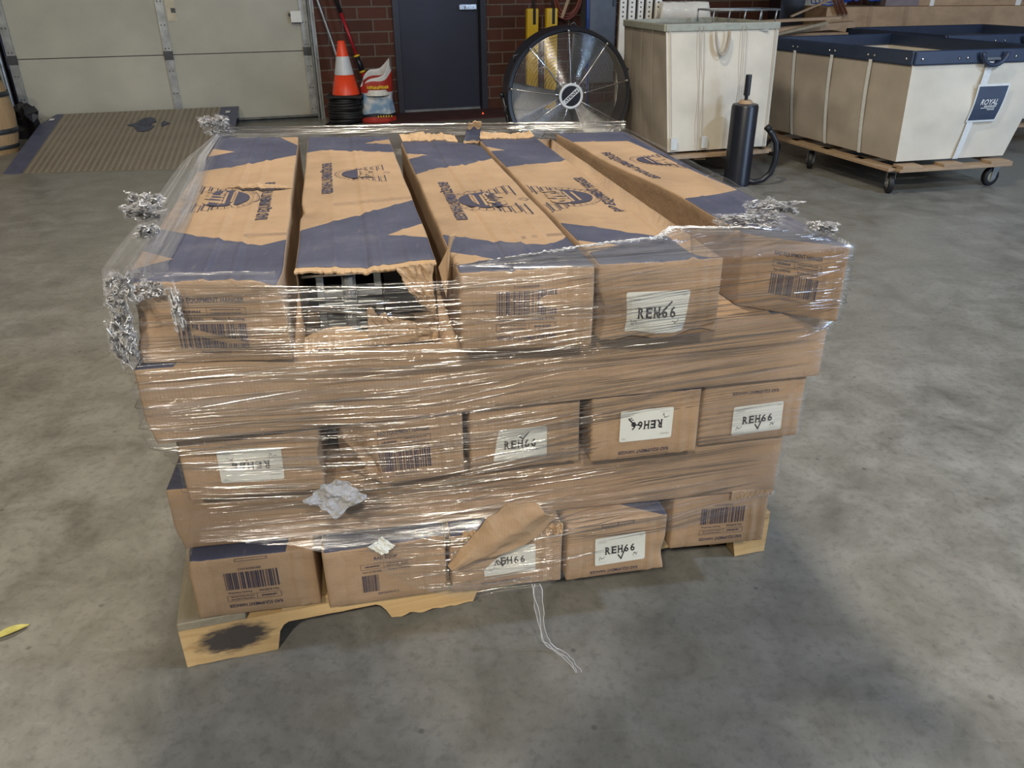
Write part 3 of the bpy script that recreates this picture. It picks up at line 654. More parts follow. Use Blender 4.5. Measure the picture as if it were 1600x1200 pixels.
# frayed edges of lower cartons
def scrap(name, loc, rz, sx, sy, seed, mat, label, cat, tilt=1.2, crump=.35, parent=None):
    mb = MB(); R = Matrix.Rotation(rz, 4, 'Z') @ Matrix.Rotation(tilt, 4, 'X')
    def f(s, t):
        x, y = (s-.5), (t-.5); an = math.atan2(y, x); k = 1+.35*nz((math.cos(an)*2, math.sin(an)*2, seed)); z = crump*(nz((x*3, y*3, seed))+abs(nz((x*6, y*6, seed)))*.9)*min(sx, sy)
        x, y = x*.75-y*.66, x*.66+y*.75
        return R @ Vector((x*sx*k, y*sy*k, z))
    mb.grid(f, 22, 22); o = mb.build(name, mat, parent); o.location = loc; m = o.modifiers.new('thick', 'SOLIDIFY'); m.thickness = .0012
    return tag(o, label, cat) if label else o
scrap('paper_scrap', (-.318, 1.178, .425), .2, .078, .050, 3, M_paper, 'crumpled grey-white paper scrap under the crushed corner of the middle layer', 'paper', 1.15, .22)
scrap('paper_scrap', (-.255, 1.232, BB+BT+.008), .2, .036, .026, 8, M_label, 'small torn white sticker scrap on the top edge of a bottom layer carton', 'paper', 1.1, .2)
def bigrip(s, t):
    Lp = [(-.130, .218), (-.088, .272), (-.050, .322), (-.010, .350), (.045, .348)]; Rp = [(-.110, .212), (-.050, .226), (-.005, .238), (.045, .262), (.082, .312)]
    q = t*4; i = min(3, int(q)); f = q-i; L = Vector(Lp[i]).lerp(Vector(Lp[i+1]), f); R = Vector(Rp[i]).lerp(Vector(Rp[i+1]), f); X = L.lerp(R, s)
    X += Vector((.004*nz((t*9, s*5, 0)), .004*nz((t*9, s*5, 4)))); return Vector((X.x, 1.238+.16*(X.x+.128)+.006*nz((s*3, t*4, 5))+.012*math.sin(s*PI)*-1, X.y))
o = ragged(bigrip, 24, 24, M_card2, 'torn_cardboard_sheet', None, .003); o.location = (0.0, 0, 0)
tag(o, 'loose torn brown cardboard sheet hanging over the centre bottom carton', 'cardboard')
for (x0, seed, L) in ((-.10, 1, .11), (.02, 4, .08)):
    o = ragged(lambda s, t: Vector((x0+L*s, 1.275+.17*(x0+.1)+.012*nz((s*9, t*5, seed)), BB+BT-.012+t*.02+.008*nz((s*12, t*7, seed)))), 26, 5, M_torn, 'frayed_lid_edge', x.e if False else None)
    o.parent = [q for q in bpy.data.objects if q.get('label', '').startswith('centre carton of the bottom')][0]; o.location = -o.parent.location
E1 = [q for q in bpy.data.objects if q.get('label', '').startswith('right end carton of the bottom')][0]
o = ragged(lambda s, t: Vector((.47+.095*s, 1.414+.02*s-.004*t+.003*nz((s*22, t*4, 2)), BB+BT-.018+.024*t+.004*nz((s*30, t*8, 2)))), 30, 4, M_torn, 'frayed_lid_edge'); o.parent = E1; o.location = -E1.location
# ---------------------------------------------------------------- stretch wrap round the stack
def film_mat(name, base, streak, sx, sz, rot=0.0, rough=.16, seed=0.0):
    n = N(name); uv = n.new('ShaderNodeUVMap'); 
    def mp(sc, r):
        m = n.new('ShaderNodeMapping'); m.inputs['Scale'].default_value = sc; m.inputs['Rotation'].default_value = (0, 0, r); m.inputs['Location'].default_value = (seed, seed, 0); n.link(uv.outputs[0], m.inputs[0]); return m.outputs[0]
    a1 = n.noise(mp((sx, sz, 1), rot), 1.0, 5, .62, .5); a2 = n.noise(mp((sx*.6, sz*.35, 1), rot-.16), 1.0, 5, .6, .6); a3 = n.noise(mp((3, 5, 1), .3), 1.0, 3)
    st = n.ramp(a1, [(.50, (0, 0, 0)), (.64, (1, 1, 1))]); st2 = n.ramp(a2, [(.50, (0, 0, 0)), (.68, (1, 1, 1))])
    big = n.ramp(a3, [(.35, (.25, .25, .25)), (.65, (1, 1, 1))])
    k = n.math('MULTIPLY', n.math('ADD', n.math('MULTIPLY', st, .6), n.math('MULTIPLY', st2, .6)), streak)
    fac = n.math('ADD', n.math('MULTIPLY', k, big), base, True)
    h = n.math('ADD', a1, n.math('MULTIPLY', a2, .9)); bp = n.new('ShaderNodeBump'); bp.inputs['Strength'].default_value = 1.0; bp.inputs['Distance'].default_value = .003; n.link(h, bp.inputs['Height'])
    tr = n.new('ShaderNodeBsdfTransparent'); gl = n.new('ShaderNodeBsdfGlossy'); gl.inputs['Roughness'].default_value = rough; gl.inputs['Color'].default_value = (.95, .96, 1, 1); n.link(bp.outputs[0], gl.inputs['Normal'])
    df = n.new('ShaderNodeBsdfDiffuse'); df.inputs['Color'].default_value = (.72, .73, .76, 1); m1 = n.new('ShaderNodeMixShader'); m1.inputs[0].default_value = .28; n.link(gl.outputs[0], m1.inputs[1]); n.link(df.outputs[0], m1.inputs[2])
    m2 = n.new('ShaderNodeMixShader'); n.link(fac, m2.inputs[0]); n.link(tr.outputs[0], m2.inputs[1]); n.link(m1.outputs[0], m2.inputs[2]); n.link(m2.outputs[0], n.out.inputs[0]); return n.mat
M_film = film_mat('stretch_film', .055, .36, .55, 105)
M_filmf = film_mat('lapped_film', .20, .55, 1.2, 30, rough=.2, seed=7.0)
M_filmv = film_mat('gathered_film', .22, .75, 26, 1.2, rough=.14, seed=3.0)
def crumple_mat():
    n = N('crumpled_film'); tr = n.new('ShaderNodeBsdfTransparent'); gl = n.new('ShaderNodeBsdfGlossy'); gl.inputs['Roughness'].default_value = .2
    d1 = n.new('ShaderNodeBsdfDiffuse'); d1.inputs['Color'].default_value = (.85, .85, .88, 1); d2 = n.new('ShaderNodeBsdfTranslucent'); d2.inputs['Color'].default_value = (.85, .85, .88, 1); df = n.new('ShaderNodeMixShader'); n.link(d1.outputs[0], df.inputs[1]); n.link(d2.outputs[0], df.inputs[2]); co = n.coord(); f = n.ramp(n.noise(co, 110, 4, .7), [(.46, (.04, .04, .04)), (.64, (.24, .24, .24))])
    bp = n.new('ShaderNodeBump'); bp.inputs['Strength'].default_value = 1; bp.inputs['Distance'].default_value = .01; n.link(n.noise(co, 90, 4, .6), bp.inputs['Height']); n.link(bp.outputs[0], gl.inputs['Normal'])
    m1 = n.new('ShaderNodeMixShader'); m1.inputs[0].default_value = .80; n.link(gl.outputs[0], m1.inputs[1]); n.link(df.outputs[0], m1.inputs[2])
    m2 = n.new('ShaderNodeMixShader'); n.link(f, m2.inputs[0]); n.link(tr.outputs[0], m2.inputs[1]); n.link(m1.outputs[0], m2.inputs[2]); n.link(m2.outputs[0], n.out.inputs[0]); return n.mat
M_crump = crumple_mat()
def crease_mat():
    n = N('film_crease'); tr = n.new('ShaderNodeBsdfTransparent'); gl = n.new('ShaderNodeBsdfGlossy'); gl.inputs['Roughness'].default_value = .12
    m2 = n.new('ShaderNodeMixShader'); m2.inputs[0].default_value = .5; n.link(tr.outputs[0], m2.inputs[1]); n.link(gl.outputs[0], m2.inputs[2]); n.link(m2.outputs[0], n.out.inputs[0]); return n.mat
M_crease = crease_mat()
CX, CY = -.13, 1.85
LAY = {4: [(-.61, 1.175), (-.36, 1.19), (-.084, 1.213), (.137, 1.236), (.43, 1.325), (.592, 1.322), (.35, 2.53), (.12, 2.51), (-.615, 2.48), (-.88, 2.47)],
       3: [(-.617, 1.155), (.610, 1.402), (.372, 2.60), (-.86, 2.36)],
       2: [(-.594, 1.194), (-.348, 1.226), (.592, 1.413), (.362, 2.6), (-.82, 2.38)],
       1: [(-.654, 1.234), (.570, 1.426), (.385, 2.63), (-.84, 2.44)],
       0: [(-.630, 1.195), (-.391, 1.236), (.322, 1.340), (.565, 1.430), (.34, 2.6), (-.86, 2.37)]}
def hull(P):
    P = sorted(set(P)); 
    def half_(Q):
        H = []
        for q in Q:
            while len(H) > 1 and (H[-1][0]-H[-2][0])*(q[1]-H[-2][1])-(H[-1][1]-H[-2][1])*(q[0]-H[-2][0]) <= 0: H.pop()
            H.append(q)
        return H[:-1]
    return half_(P)+half_(P[::-1])
HUL = {k: hull(v) for k, v in LAY.items()}
def rad(k, th):
    H = HUL[k]; dx, dy = math.cos(th), math.sin(th); best = .1
    for i in range(len(H)):
        x1, y1 = H[i][0]-CX, H[i][1]-CY; x2, y2 = H[(i+1) % len(H)][0]-CX, H[(i+1) % len(H)][1]-CY
        ex, ey = x2-x1, y2-y1; den = dx*ey-dy*ex
        if abs(den) < 1e-9: continue
        t = (x1*ey-y1*ex)/den; u = (x1*dy-y1*dx)/den
        if t > 0 and -1e-6 <= u <= 1+1e-6: best = max(best, t)
    return best
NT = 420
TH = []      # even spacing by arc on layer 3
for i in range(NT): TH.append(2*PI*i/NT)
RT = {k: [rad(k, t) for t in TH] for k in LAY}
def film_r(i, z):
    q = (z-BB)/BT; k = int(max(0, min(4, math.floor(q)))); f = q-k; r = RT[k][i % NT]
    # near an interface the film is stretched from the wider layer to the narrower one
    if f > .5 and k < 4: o = RT[k+1][i % NT]; t = (f-.5)*2; r = max(r, r+(o-r)*t**1.6) if o > r else r
    if f < .5 and k > 0: o = RT[k-1][i % NT]; t = (.5-f)*2; r = max(r, r+(o-r)*t**1.6) if o > r else r
    return r
wrap = empty('stretch_wrap', (CX, CY, 0), 0, 'clear plastic stretch wrap wound round the carton stack, torn and creased', 'plastic wrap')
H5 = BB+5*BT
def film_pt(th_i, z, off=.006):
    i = int(th_i) % NT; f = th_i-int(th_i); r = film_r(i, z)*(1-f)+film_r(i+1, z)*f+off; t = 2*PI*th_i/NT; return Vector((CX+r*math.cos(t), CY+r*math.sin(t), z))
def is_front(t): return 3.9 < t < 5.6
# front corner angles
def ang(x, y): return math.atan2(y-CY, x-CX) % (2*PI)
aFL, aFR, aB2l, aB2r, aB3r, aB4r, aBR, aBL = ang(-.62, 1.16), ang(.60, 1.36), ang(-.355, 1.2), ang(-.10, 1.22), ang(.14, 1.24), ang(.40, 1.3), ang(.35, 2.53), ang(-.88, 2.47)
def zbot(t):      # lower edge of the wrap
    if aFL-.05 <= t <= aFR+.05:
        s = (t-aFL)/(aFR-aFL)
        pts = [(-.1, .31), (.10, .275), (.20, .25), (.30, .15), (.42, .10), (.60, .105), (.68, .16), (.80, .215), (1.05, .235)]
        for (s0, z0), (s1, z1) in zip(pts, pts[1:]):
            if s0 <= s <= s1: return z0+(z1-z0)*(s-s0)/(s1-s0)
    return .2 if t < aFL or t > aFR else .15
def fold(t):      # how far the wrap laps over the top (m), and its rise
    if aFL-.02 <= t <= aFR+.02:
        for (t0, v0), (t1, v1) in zip([(aFL-.02, .05), (aFL+.05, .012), (aB2l, 0), (aB2r, 0), (aB2r+.05, .01), (aB3r, .085), (aB4r-.1, .12), (aB4r+.02, .20), (aFR+.02, .16)], [(aFL+.05, .012), (aB2l, 0), (aB2r, 0), (aB2r+.05, .01), (aB3r, .085), (aB4r-.1, .12), (aB4r+.02, .20), (aFR+.02, .16)]):
            if t0 <= t <= t1: return v0+(v1-v0)*(t-t0)/max(1e-6, t1-t0)
    if t > aFR or t < aBR: 
        return .045+.05*max(0, 1-((t-aFR) % (2*PI))*1.6)
    if aBR <= t <= aBL: return .0
    return .055
mb = MB(); NZ = 56; NF = 8; uvs = []
def ztop(t): return H5-(.016 if aB2l-.0 < t < aB2r+.02 else 0)
for i in range(NT+1):
    t = 2*PI*(i % NT)/NT
    if aBR < t < aBL: t_b = True
    else: t_b = False
    zb = zbot(t)+.006*nz((t*9, 0, 0)); zt = ztop(t)+.003
    for j in range(NZ+1+NF):
        if j <= NZ:
            z = zb+(zt-zb)*j/NZ; P = film_pt(i % NT, z); rr = Vector((math.cos(t), math.sin(t), 0))
            P += rr*(.0035*nz((t*6, z*38, 0))+.0035*nz((t*2.5, z*16, 4)))
            if t > aBL and t < aFL: P += rr*.008*math.sin((t-aBL)/(aFL-aBL)*PI)*(max(0, (z-.45)/.4))
            v = z
        else:
            k = (j-NZ)/NF; fw = fold(t); P = film_pt(i % NT, zt); rr = Vector((math.cos(t), math.sin(t), 0))
            if t_b: P += rr*.004+Vector((0, 0, .018*k))
            else: P += -rr*fw*k+Vector((0, 0, .006*math.sin(k*PI)+.004+.004*nz((t*20, k*6, 0))))
            if t > aBL and t < aFL: P += rr*.008*math.sin((t-aBL)/(aFL-aBL)*PI)*(1-k)
            v = zt+k*max(fw, .03)
        mb.v.append(tuple(P-Vector((CX, CY, 0)))); uvs.append((t*.72, v))
W_ = NZ+1+NF
for i in range(NT):
    t = 2*PI*(i+.5)/NT
    for j in range(W_-1):
        if j >= NZ and (aB2l-.01 < t < aB2r+.02): continue
        A = i*W_+j; B = ((i+1))*W_+j; mb.f.append((A, B, B+1, A+1)); mb.m.append(1 if j >= NZ and t > aB3r-.2 and t < aFR+.1 else 0)
sheet = mb.build('wrap_sheet', [M_film, M_filmf], wrap, True)
ul = sheet.data.uv_layers.new(name='UVMap')
for l in sheet.data.loops: ul.data[l.index].uv = uvs[l.vertex_index]
# creases of the wrap: thin stretched folds running round the stack
rnd = random.Random(12); cr = MB()
for n_ in range(800):
    t0 = rnd.uniform(aFL, aFR); s = (t0-aFL)/(aFR-aFL); i0 = t0/(2*PI)*NT
    zl = zbot(t0)+.01; z0 = rnd.uniform(zl, H5-.008)
    L = rnd.choice((8, 14, 24, 40, 60))*(.6+.6*rnd.random()); slope = rnd.gauss(.0, .0004)+(.0006 if s > .45 else -.0006 if (s < .3 and .25 < z0 < .6) else 0)
    pts = []; ph = rnd.random()*9
    for k in range(13):
        ii = i0+L*(k/12-.5); tt = 2*PI*ii/NT
        if tt < aFL-.03 or tt > aFR+.02: continue
        z = z0+slope*(ii-i0)+.0012*nz((k*.35, ph, 0))
        if z > ztop(tt) or z < zbot(tt): continue
        rr = Vector((math.cos(tt), math.sin(tt), 0)); P = film_pt(ii, z, .0095)+rr*(.0035*nz((tt*6, z*38, 0))+.0035*nz((tt*2.5, z*16, 4))); pts.append(P-Vector((CX, CY, 0)))
    if len(pts) > 3:
        r0 = rnd.choice((.00025, .0004, .0005, .0008)); nn = len(pts); cr.tube(pts, [max(.00006, r0*math.sin(PI*(q+.3)/(nn-.4))) for q in range(nn)], 5, cap=False)
# creases lapping over the top front and right
for n_ in range(60):
    t0 = rnd.uniform(aB2r+.03, aFR); fw = fold(t0); k0 = rnd.random(); pts = []
    for k in range(9):
        tt = t0+(k/8-.5)*.25; 
        if tt > aFR or tt < aB2r: continue
        P = film_pt(tt/(2*PI)*NT, H5+.004)-Vector((math.cos(tt), math.sin(tt), 0))*fold(tt)*k0+Vector((0, 0, .008)); pts.append(P-Vector((CX, CY, 0)))
    if len(pts) > 3: cr.tube(pts, .0004, 5, cap=False)
# back rope of film and left gathered band
for n_ in range(14):
    pts = []; zz = rnd.uniform(.005, .028)
    for k in range(40):
        tt = aBR+(aBL-aBR)*k/39; P = film_pt(tt/(2*PI)*NT, H5-.001, .010+rnd.uniform(0, .002))+Vector((0, 0, zz+.002*nz((tt*9, n_, 0)))); pts.append(P-Vector((CX, CY, 0)))
    cr.tube(pts, rnd.choice((.0006, .001, .0018)), 6, cap=False)
tag(cr.build('film_crease', M_crease, wrap, True), kind='stuff')
# gathered band stretched along the left edge of the top
def band(s, t):
    pts = [(-.885, 2.475, H5+.012), (-.83, 2.12, H5+.016), (-.765, 1.82, H5+.014), (-.70, 1.50, H5+.012), (-.655, 1.25, H5+.010), (-.625, 1.165, H5-.004)]
    q = t*5; i = min(4, int(q)); f = q-i; P = Vector(pts[i]).lerp(Vector(pts[i+1]), f); wd = .02+.085*math.sin(min(1, t*1.1)*PI*.62)
    return P+Vector((wd*(s-.42+.36*t), wd*.15*(s-.5), -.020*abs(s-.6)-.004*nz((s*9, t*3, 0))))-Vector((CX, CY, 0))
mb = MB(); mb.grid(band, 24, 50); o = mb.build('gathered_band', M_filmv, wrap, True); ul = o.data.uv_layers.new(name='UVMap')
for l in o.data.loops:
    i = l.vertex_index; ul.data[l.index].uv = ((i % 25)/24*.3, (i//25)/50*1.4)
def glint_mat():  # mostly matt white, paints sparkle on the film
    n = N('film_glint'); tr = n.new('ShaderNodeBsdfTransparent'); gl = n.new('ShaderNodeBsdfGlossy'); gl.inputs['Roughness'].default_value = .25; df = n.new('ShaderNodeBsdfDiffuse'); df.inputs['Color'].default_value = (1, 1, 1, 1)
    m1 = n.new('ShaderNodeMixShader'); m1.inputs[0].default_value = .80; n.link(gl.outputs[0], m1.inputs[1]); n.link(df.outputs[0], m1.inputs[2])
    m2 = n.new('ShaderNodeMixShader'); m2.inputs[0].default_value = .75; n.link(tr.outputs[0], m2.inputs[1]); n.link(m1.outputs[0], m2.inputs[2]); n.link(m2.outputs[0], n.out.inputs[0]); return n.mat
M_glint = glint_mat()
def crumple(loc, sx, sy, sz, seed, name='crumpled_wrap', n=64):
    sx, sy, sz = sx*.85, sy*.85, sz*.85
    mb = MB(); L = Vector(loc)-Vector((CX, CY, 0))
    def f(s, t):
        x, y = s-.5, t-.5; q = Vector((x*3.2, y*3.2, seed)); v = noise.turbulence_vector(q, 4, True, noise_basis='PERLIN_ORIGINAL', amplitude_scale=.7, frequency_scale=2.1) if hasattr(noise, 'turbulence_vector') else noise.noise_vector(q)
        v = Vector(v); an = math.atan2(y, x); k = 1+.3*nz((math.cos(an)*2, math.sin(an)*2, seed)); v2 = noise.noise_vector(Vector((x*14, y*14, seed+3)))*.35
        P = Vector((x*k*.8, (v.y-.4)*.35, y*k*.8))+Vector((v.x-.4, 0, v.z-.4))*.35+Vector(v2)*.35
        return L+Vector((P.x*sx, P.y*sy, P.z*sz))
    mb.grid(f, n, n); o = mb.build(name, M_crump, wrap)
    rg = random.Random(seed*7); gm = MB()
    for k in range(int(40+5500*max(sx, sy)*max(sz, min(sx, sy)))):
        s, t, a_ = rg.random(), rg.random(), rg.random()*6.28; L_ = rg.uniform(.03, .10); pts = []
        for q in range(6):
            u_, v_ = s+math.cos(a_)*L_*q/5, t+math.sin(a_)*L_*q/5; a_ += rg.uniform(-.5, .5)
            if 0 <= u_ <= 1 and 0 <= v_ <= 1: pts.append(f(u_, v_)+Vector((0, -.0005, .0006)))
        if len(pts) > 2: gm.tube(pts, rg.choice((.00025, .0004, .0006, .0009)), 5, cap=False)
    g = gm.build('painted_glint', M_glint, o, True); g['kind'] = 'stuff'; return o  # white strands that paint sparkle over the clump
crumple((-.740, 1.595, H5+.018), .085, .09, .045, 2); crumple((-.720, 1.52, H5+.016), .09, .10, .04, 12); crumple((-.66, 1.40, H5+.014), .05, .10, .03, 14)
crumple((-.618, 1.150, .735), .060, .045, .10, 4); crumple((-.615, 1.155, .785), .045, .035, .08, 17); crumple((-.60, 1.15, .83), .06, .04, .06, 21); crumple((-.525, 1.160, .79), .022, .012, .085, 22); crumple((-.56, 1.162, .825), .05, .012, .035, 23)
crumple((-.885, 2.47, H5+.030), .11, .05, .07, 7)
crumple((.500, 1.52, H5+.018), .13, .05, .035, 9); crumple((.43, 1.44, H5+.016), .16, .05, .03, 10); crumple((.56, 1.40, H5+.010), .07, .12, .025, 11)
# white strands painting glints along the wrap's lapped lip and right front corner
gm = MB(); rg = random.Random(77)
for q in range(9):
    pts = []
    for k in range(80):
        tt = aB2r+.10+(aFR-aB2r-.10)*k/79; fw = fold(tt)*(1-.05*rg.random()*q/3); P = film_pt(tt/(2*PI)*NT, H5+.004)-Vector((math.cos(tt), math.sin(tt), 0))*(fw+.003*nz((tt*60, q, 0)))+Vector((0, 0, .006+.004*abs(nz((tt*50, q*3, 1)))))
        pts.append(P-Vector((CX, CY, 0)))
        if len(pts) > 3 and rg.random() < .12: gm.tube(pts, rg.choice((.0004, .0007, .0010)), 5, cap=False); pts = []
for q in range(7):
    tt = aFR+rg.uniform(-.012, .02); pts = [film_pt(tt/(2*PI)*NT, z, .010)+Vector((.002*nz((z*30, q, 0)), 0, 0))-Vector((CX, CY, 0)) for z in [H5-.14*k/20-.28*rg.choice((0, 0, 0, 1))*0 for k in range(21)]]
    gm.tube(pts, rg.choice((.0005, .0009)), 5, cap=False)
g = gm.build('painted_glint', M_glint, wrap, True); g['kind'] = 'stuff'
# hanging tail
tail = [(.045, 1.245, .16), (.050, 1.232, .12), (.056, 1.225, .07), (.066, 1.225, .02), (.085, 1.222, .006), (.105, 1.205, .005), (.118, 1.185, .005), (.130, 1.160, .004)]
def tl(s, t):
    q = t*(len(tail)-1); i = min(len(tail)-2, int(q)); P = Vector(tail[i]).lerp(Vector(tail[i+1]), q-i); wd = .016+.012*nz((t*5, 0, 0))
    return P+Vector((wd*(s-.5), 0, 0 if t > .5 else 0))+Vector((.004*nz((s*5, t*12, 0)), .006*nz((s*7, t*14, 3)), .002+.003*abs(nz((s*6, t*16, 5)))))-Vector((CX, CY, 0))
mb = MB(); mb.grid(tl, 8, 60); tlo = mb.build('hanging_tail', film_mat('tail_film', .16, .30, 26, 1.2, rough=.2, seed=5.0), wrap, True); ul = tlo.data.uv_layers.new(name='UVMap')
for l in tlo.data.loops: i = l.vertex_index; ul.data[l.index].uv = ((i % 9)/8*.3, (i//9)/60*.8)
gm = MB()
for q in (0, 3, 8):
    s0 = q/8; gm.tube([tl(min(1, max(0, s0+.1*math.sin(k*.9+q))), k/24)+Vector((0, -.001, .001)) for k in range(25)], .0005, 5, cap=False)
g = gm.build('painted_glint', M_glint, tlo, True); g['kind'] = 'stuff'  # white strands painted in as glints on the tail
def tl2(s, t):
    P = Vector((.16, 1.335, .52)).lerp(Vector((.05, 1.25, .12)), t); return P+Vector((.03*(s-.5), -.012+.01*nz((s*6, t*18, 0))-(.025*math.sin(t*PI)), .004*nz((s*8, t*9, 1))))-Vector((CX, CY, 0))
# ================================================================ background
# dock plate lying against the dock door
DP = empty('dock_plate', (-3.0, 6.9, 0), 0, 'steel chequer-plate dock board with navy painted ends, lying below the white dock door', 'dock plate')
PC = [Vector((-3.74, 5.93, .004)), Vector((-2.137, 6.09, .004)), Vector((-2.66, 8.19, .165)), Vector((-4.27, 7.66, .172))]
PC = [q-Vector((-3.0, 6.9, 0)) for q in PC]
def dpt(u, v, up=0.0): return PC[0].lerp(PC[1], u).lerp(PC[3].lerp(PC[2], u), v)+Vector((0, 0, up))
def plate(u0, u1, name, mat, chamf=0):
    mb = MB(); n = 10
    def f(s, t):
        u = u0+(u1-u0)*s
        if chamf and t > .8: u = max(u, u0+(t-.8)/.2*(u1-u0)*chamf)
        return dpt(u, t, .012*math.sin(t*PI*.5)*0)
    mb.grid(f, n, 10); o = mb.build(name, mat, DP); m = o.modifiers.new('t', 'SOLIDIFY'); m.thickness = .012; return o
plate(0, .085, 'painted_end', plain('navy_plate_paint', (.07, .08, .14), .5, 0, .2), .55); plate(.90, 1, 'painted_end', bpy.data.materials['navy_plate_paint'])
def tread():
    n = N('tread_plate'); u = n.new('ShaderNodeUVMap'); f = n.noise(n.coord(), 3, 6)
    w1 = n.new('ShaderNodeTexChecker'); w1.inputs['Scale'].default_value = 1; w1.inputs['Color1'].default_value = (1, 1, 1, 1); w1.inputs['Color2'].default_value = (0, 0, 0, 1)
    m = n.new('ShaderNodeMapping'); m.inputs['Scale'].default_value = (84, 60, 1); n.link(u.outputs[0], m.inputs[0]); 
    wv = n.new('ShaderNodeTexWave', wave_type='BANDS', bands_direction='X'); wv.inputs['Scale'].default_value = 9; n.link(u.outputs[0], wv.inputs['Vector'])
    wy = n.new('ShaderNodeTexWave', wave_type='BANDS', bands_direction='Y'); wy.inputs['Scale'].default_value = 16; n.link(u.outputs[0], wy.inputs['Vector'])
    h = n.math('MULTIPLY', wv.outputs['Fac'], wy.outputs['Fac']); hh = n.ramp(h, [(.25, (0, 0, 0)), (.5, (1, 1, 1))])
    c = n.mix(hh, n.ramp(f, [(.3, (.20, .17, .125)), (.7, (.26, .225, .17))]), (.40, .35, .27))
    n.set(Base_Color=c, Roughness=.5, Metallic=.35); n.bump(hh, .8, .006); return n.mat
tp = MB(); tp.grid(lambda s, t: dpt(.085+.815*s, t), 10, 10); tp = tp.build('tread_surface', tread(), DP); ul = tp.data.uv_layers.new(name='UVMap')
for l in tp.data.loops: i = l.vertex_index; ul.data[l.index].uv = ((i % 11)/10, (i//11)/10)
m = tp.modifiers.new('t', 'SOLIDIFY'); m.thickness = .012
mb = MB(); cx, cy = .535, .71       # worn round emblem
for k in range(24):
    a0, a1 = 2*PI*k/24, 2*PI*(k+1)/24
    for (r0, r1, gate) in ((.0, 1.0, 1),):
        if abs(math.sin((a0+a1)/2)) > .34: mb.poly([dpt(cx+.006*math.cos(a0), cy+.02*math.sin(a0), .004), dpt(cx+.052*math.cos(a0), cy+.135*math.sin(a0), .004), dpt(cx+.052*math.cos(a1), cy+.135*math.sin(a1), .004), dpt(cx+.006*math.cos(a1), cy+.02*math.sin(a1), .004)])
for sg, x0, x1 in ((-1, .03, .095), (1, .085, .125)):
    mb.poly([dpt(cx+sg*x0, cy-.055, .004), dpt(cx+sg*x1, cy, .004), dpt(cx+sg*x0, cy+.055, .004), dpt(cx+sg*x0*.9, cy, .004)])
mb.poly([dpt(cx-.03, cy-.012, .0045), dpt(cx+.03, cy-.012, .0045), dpt(cx+.03, cy+.012, .0045), dpt(cx-.03, cy+.012, .0045)])
mb.build('round_emblem', plain('worn_emblem_paint', (.055, .065, .10), .6, 0, .4, 20), DP)
for u_ in (.045, .945): MB().poly([dpt(u_-.012, .86, .006), dpt(u_+.012, .86, .006), dpt(u_+.014, .90, .006), dpt(u_-.010, .90, .006)]).build('corner_tab', M_plasticw, DP)
# black leveller lip under the door and concrete step
# ---- left edge: barrel, sign, black bags
BR_ = empty('wooden_barrel', (-4.30, 6.78, 0), 0, 'wooden stave barrel with dark hoops at the left edge, before the dock door track', 'barrel')
prof = [(.0, 0), (.185, 0), (.215, .13), (.232, .30), (.215, .47), (.185, .60), (.18, .60), (.18, .585), (0, .585)]
MB().lathe(prof, 32).build('staves', mk_wood('barrel_oak', (.30, .19, .09), (.50, .34, .18), (14, 14, 1)), BR_, True, .8)
MB().lathe(prof[:1]+prof[1:], 32).v
for z, r in ((.04, .198), (.16, .224), (.44, .224), (.56, .198)): MB().lathe([(r, z), (r+.004, z+.002), (r+.003, z+.036), (r-.002, z+.038)], 32).build('hoop', M_darksteel, BR_, True)
for o in bpy.data.objects:
    if o.name.startswith('staves'): pass
SG = WEm('sign_board', -3.02, .12, 0, label='white sign board with a blue swoosh and black letters behind the wooden barrel', cat='sign')
mb = MB().box(-.45, .10, 0, .02, .16, 1.35); mb.build('panel', M_plasticw, SG)
mb = MB(); bl = []
for k in range(13):
    a_ = PI*k/12; bl.append((-.13+.20*math.cos(a_)*.9, -.002, .50+.26*math.sin(a_)))
mb.poly(bl[::-1]); mb.poly([(-.20, -.003, .50), (-.14, -.003, .50), (-.02, -.003, .72), (-.05, -.003, .74)], 1).poly([(-.02, -.003, .50), (.01, -.003, .50), (-.06, -.003, .70), (-.08, -.003, .66)], 1)
mb.build('blue_swoosh', [M_bluec, M_plasticw], SG)
v, f, _ = text_geo('DOCK', .02); mb = MB()
for q in f: mb.poly([(-.07+v[i][0]*.26, -.003, .43+v[i][1]*.075) for i in q])
mb.build('lettering', M_black, SG)
o = MB(); 
o.grid(lambda s, t: Vector((-4.62+.42*s, 7.30+.1*math.sin(s*PI)+.03*nz((s*5, t*5, 1)), .30*math.sin(t*PI*.5)*(.8+.3*nz((s*4, t*4, 2))))), 16, 12)
o = o.build('black_bag', M_blackr); o.modifiers.new('t', 'SOLIDIFY').thickness = .06; tag(o, 'black plastic bundle on the floor behind the wooden barrel', 'bag')
# ---- traffic cone on a coil of black hose
CL = empty('hose_coil', (-1.61, 8.15, 0), 0, 'coil of black hose standing on the floor by the brick wall, under the orange cone', 'hose')
mb = MB(); pts = []
for k in range(24*9): an = 2*PI*k/24; z = .02+.215*k/(24*9); pts.append((.150*math.cos(an)+.03*nz((k*.08, 0, 0)), .150*math.sin(an)+.02*nz((k*.08, 5, 0)), z+.022*nz((k*.11, 3, 0))+.004))
mb.tube(pts, .017, 8); mb.build('hose_turns', M_blackr, CL, True)
mb = MB(); pts = []
for k in range(24*7): an = 2*PI*k/24; z = .03+.20*k/(24*7); pts.append((.118*math.cos(an), .118*math.sin(an), z))
mb.tube(pts, .017, 8).tube([(.10, -.1, .03), (-.02, -.21, .02), (-.12, -.24, .015), (-.16, -.20, .02), (-.13, -.15, .03)], .010, 8); mb.build('inner_turns', M_blackr, CL, True)
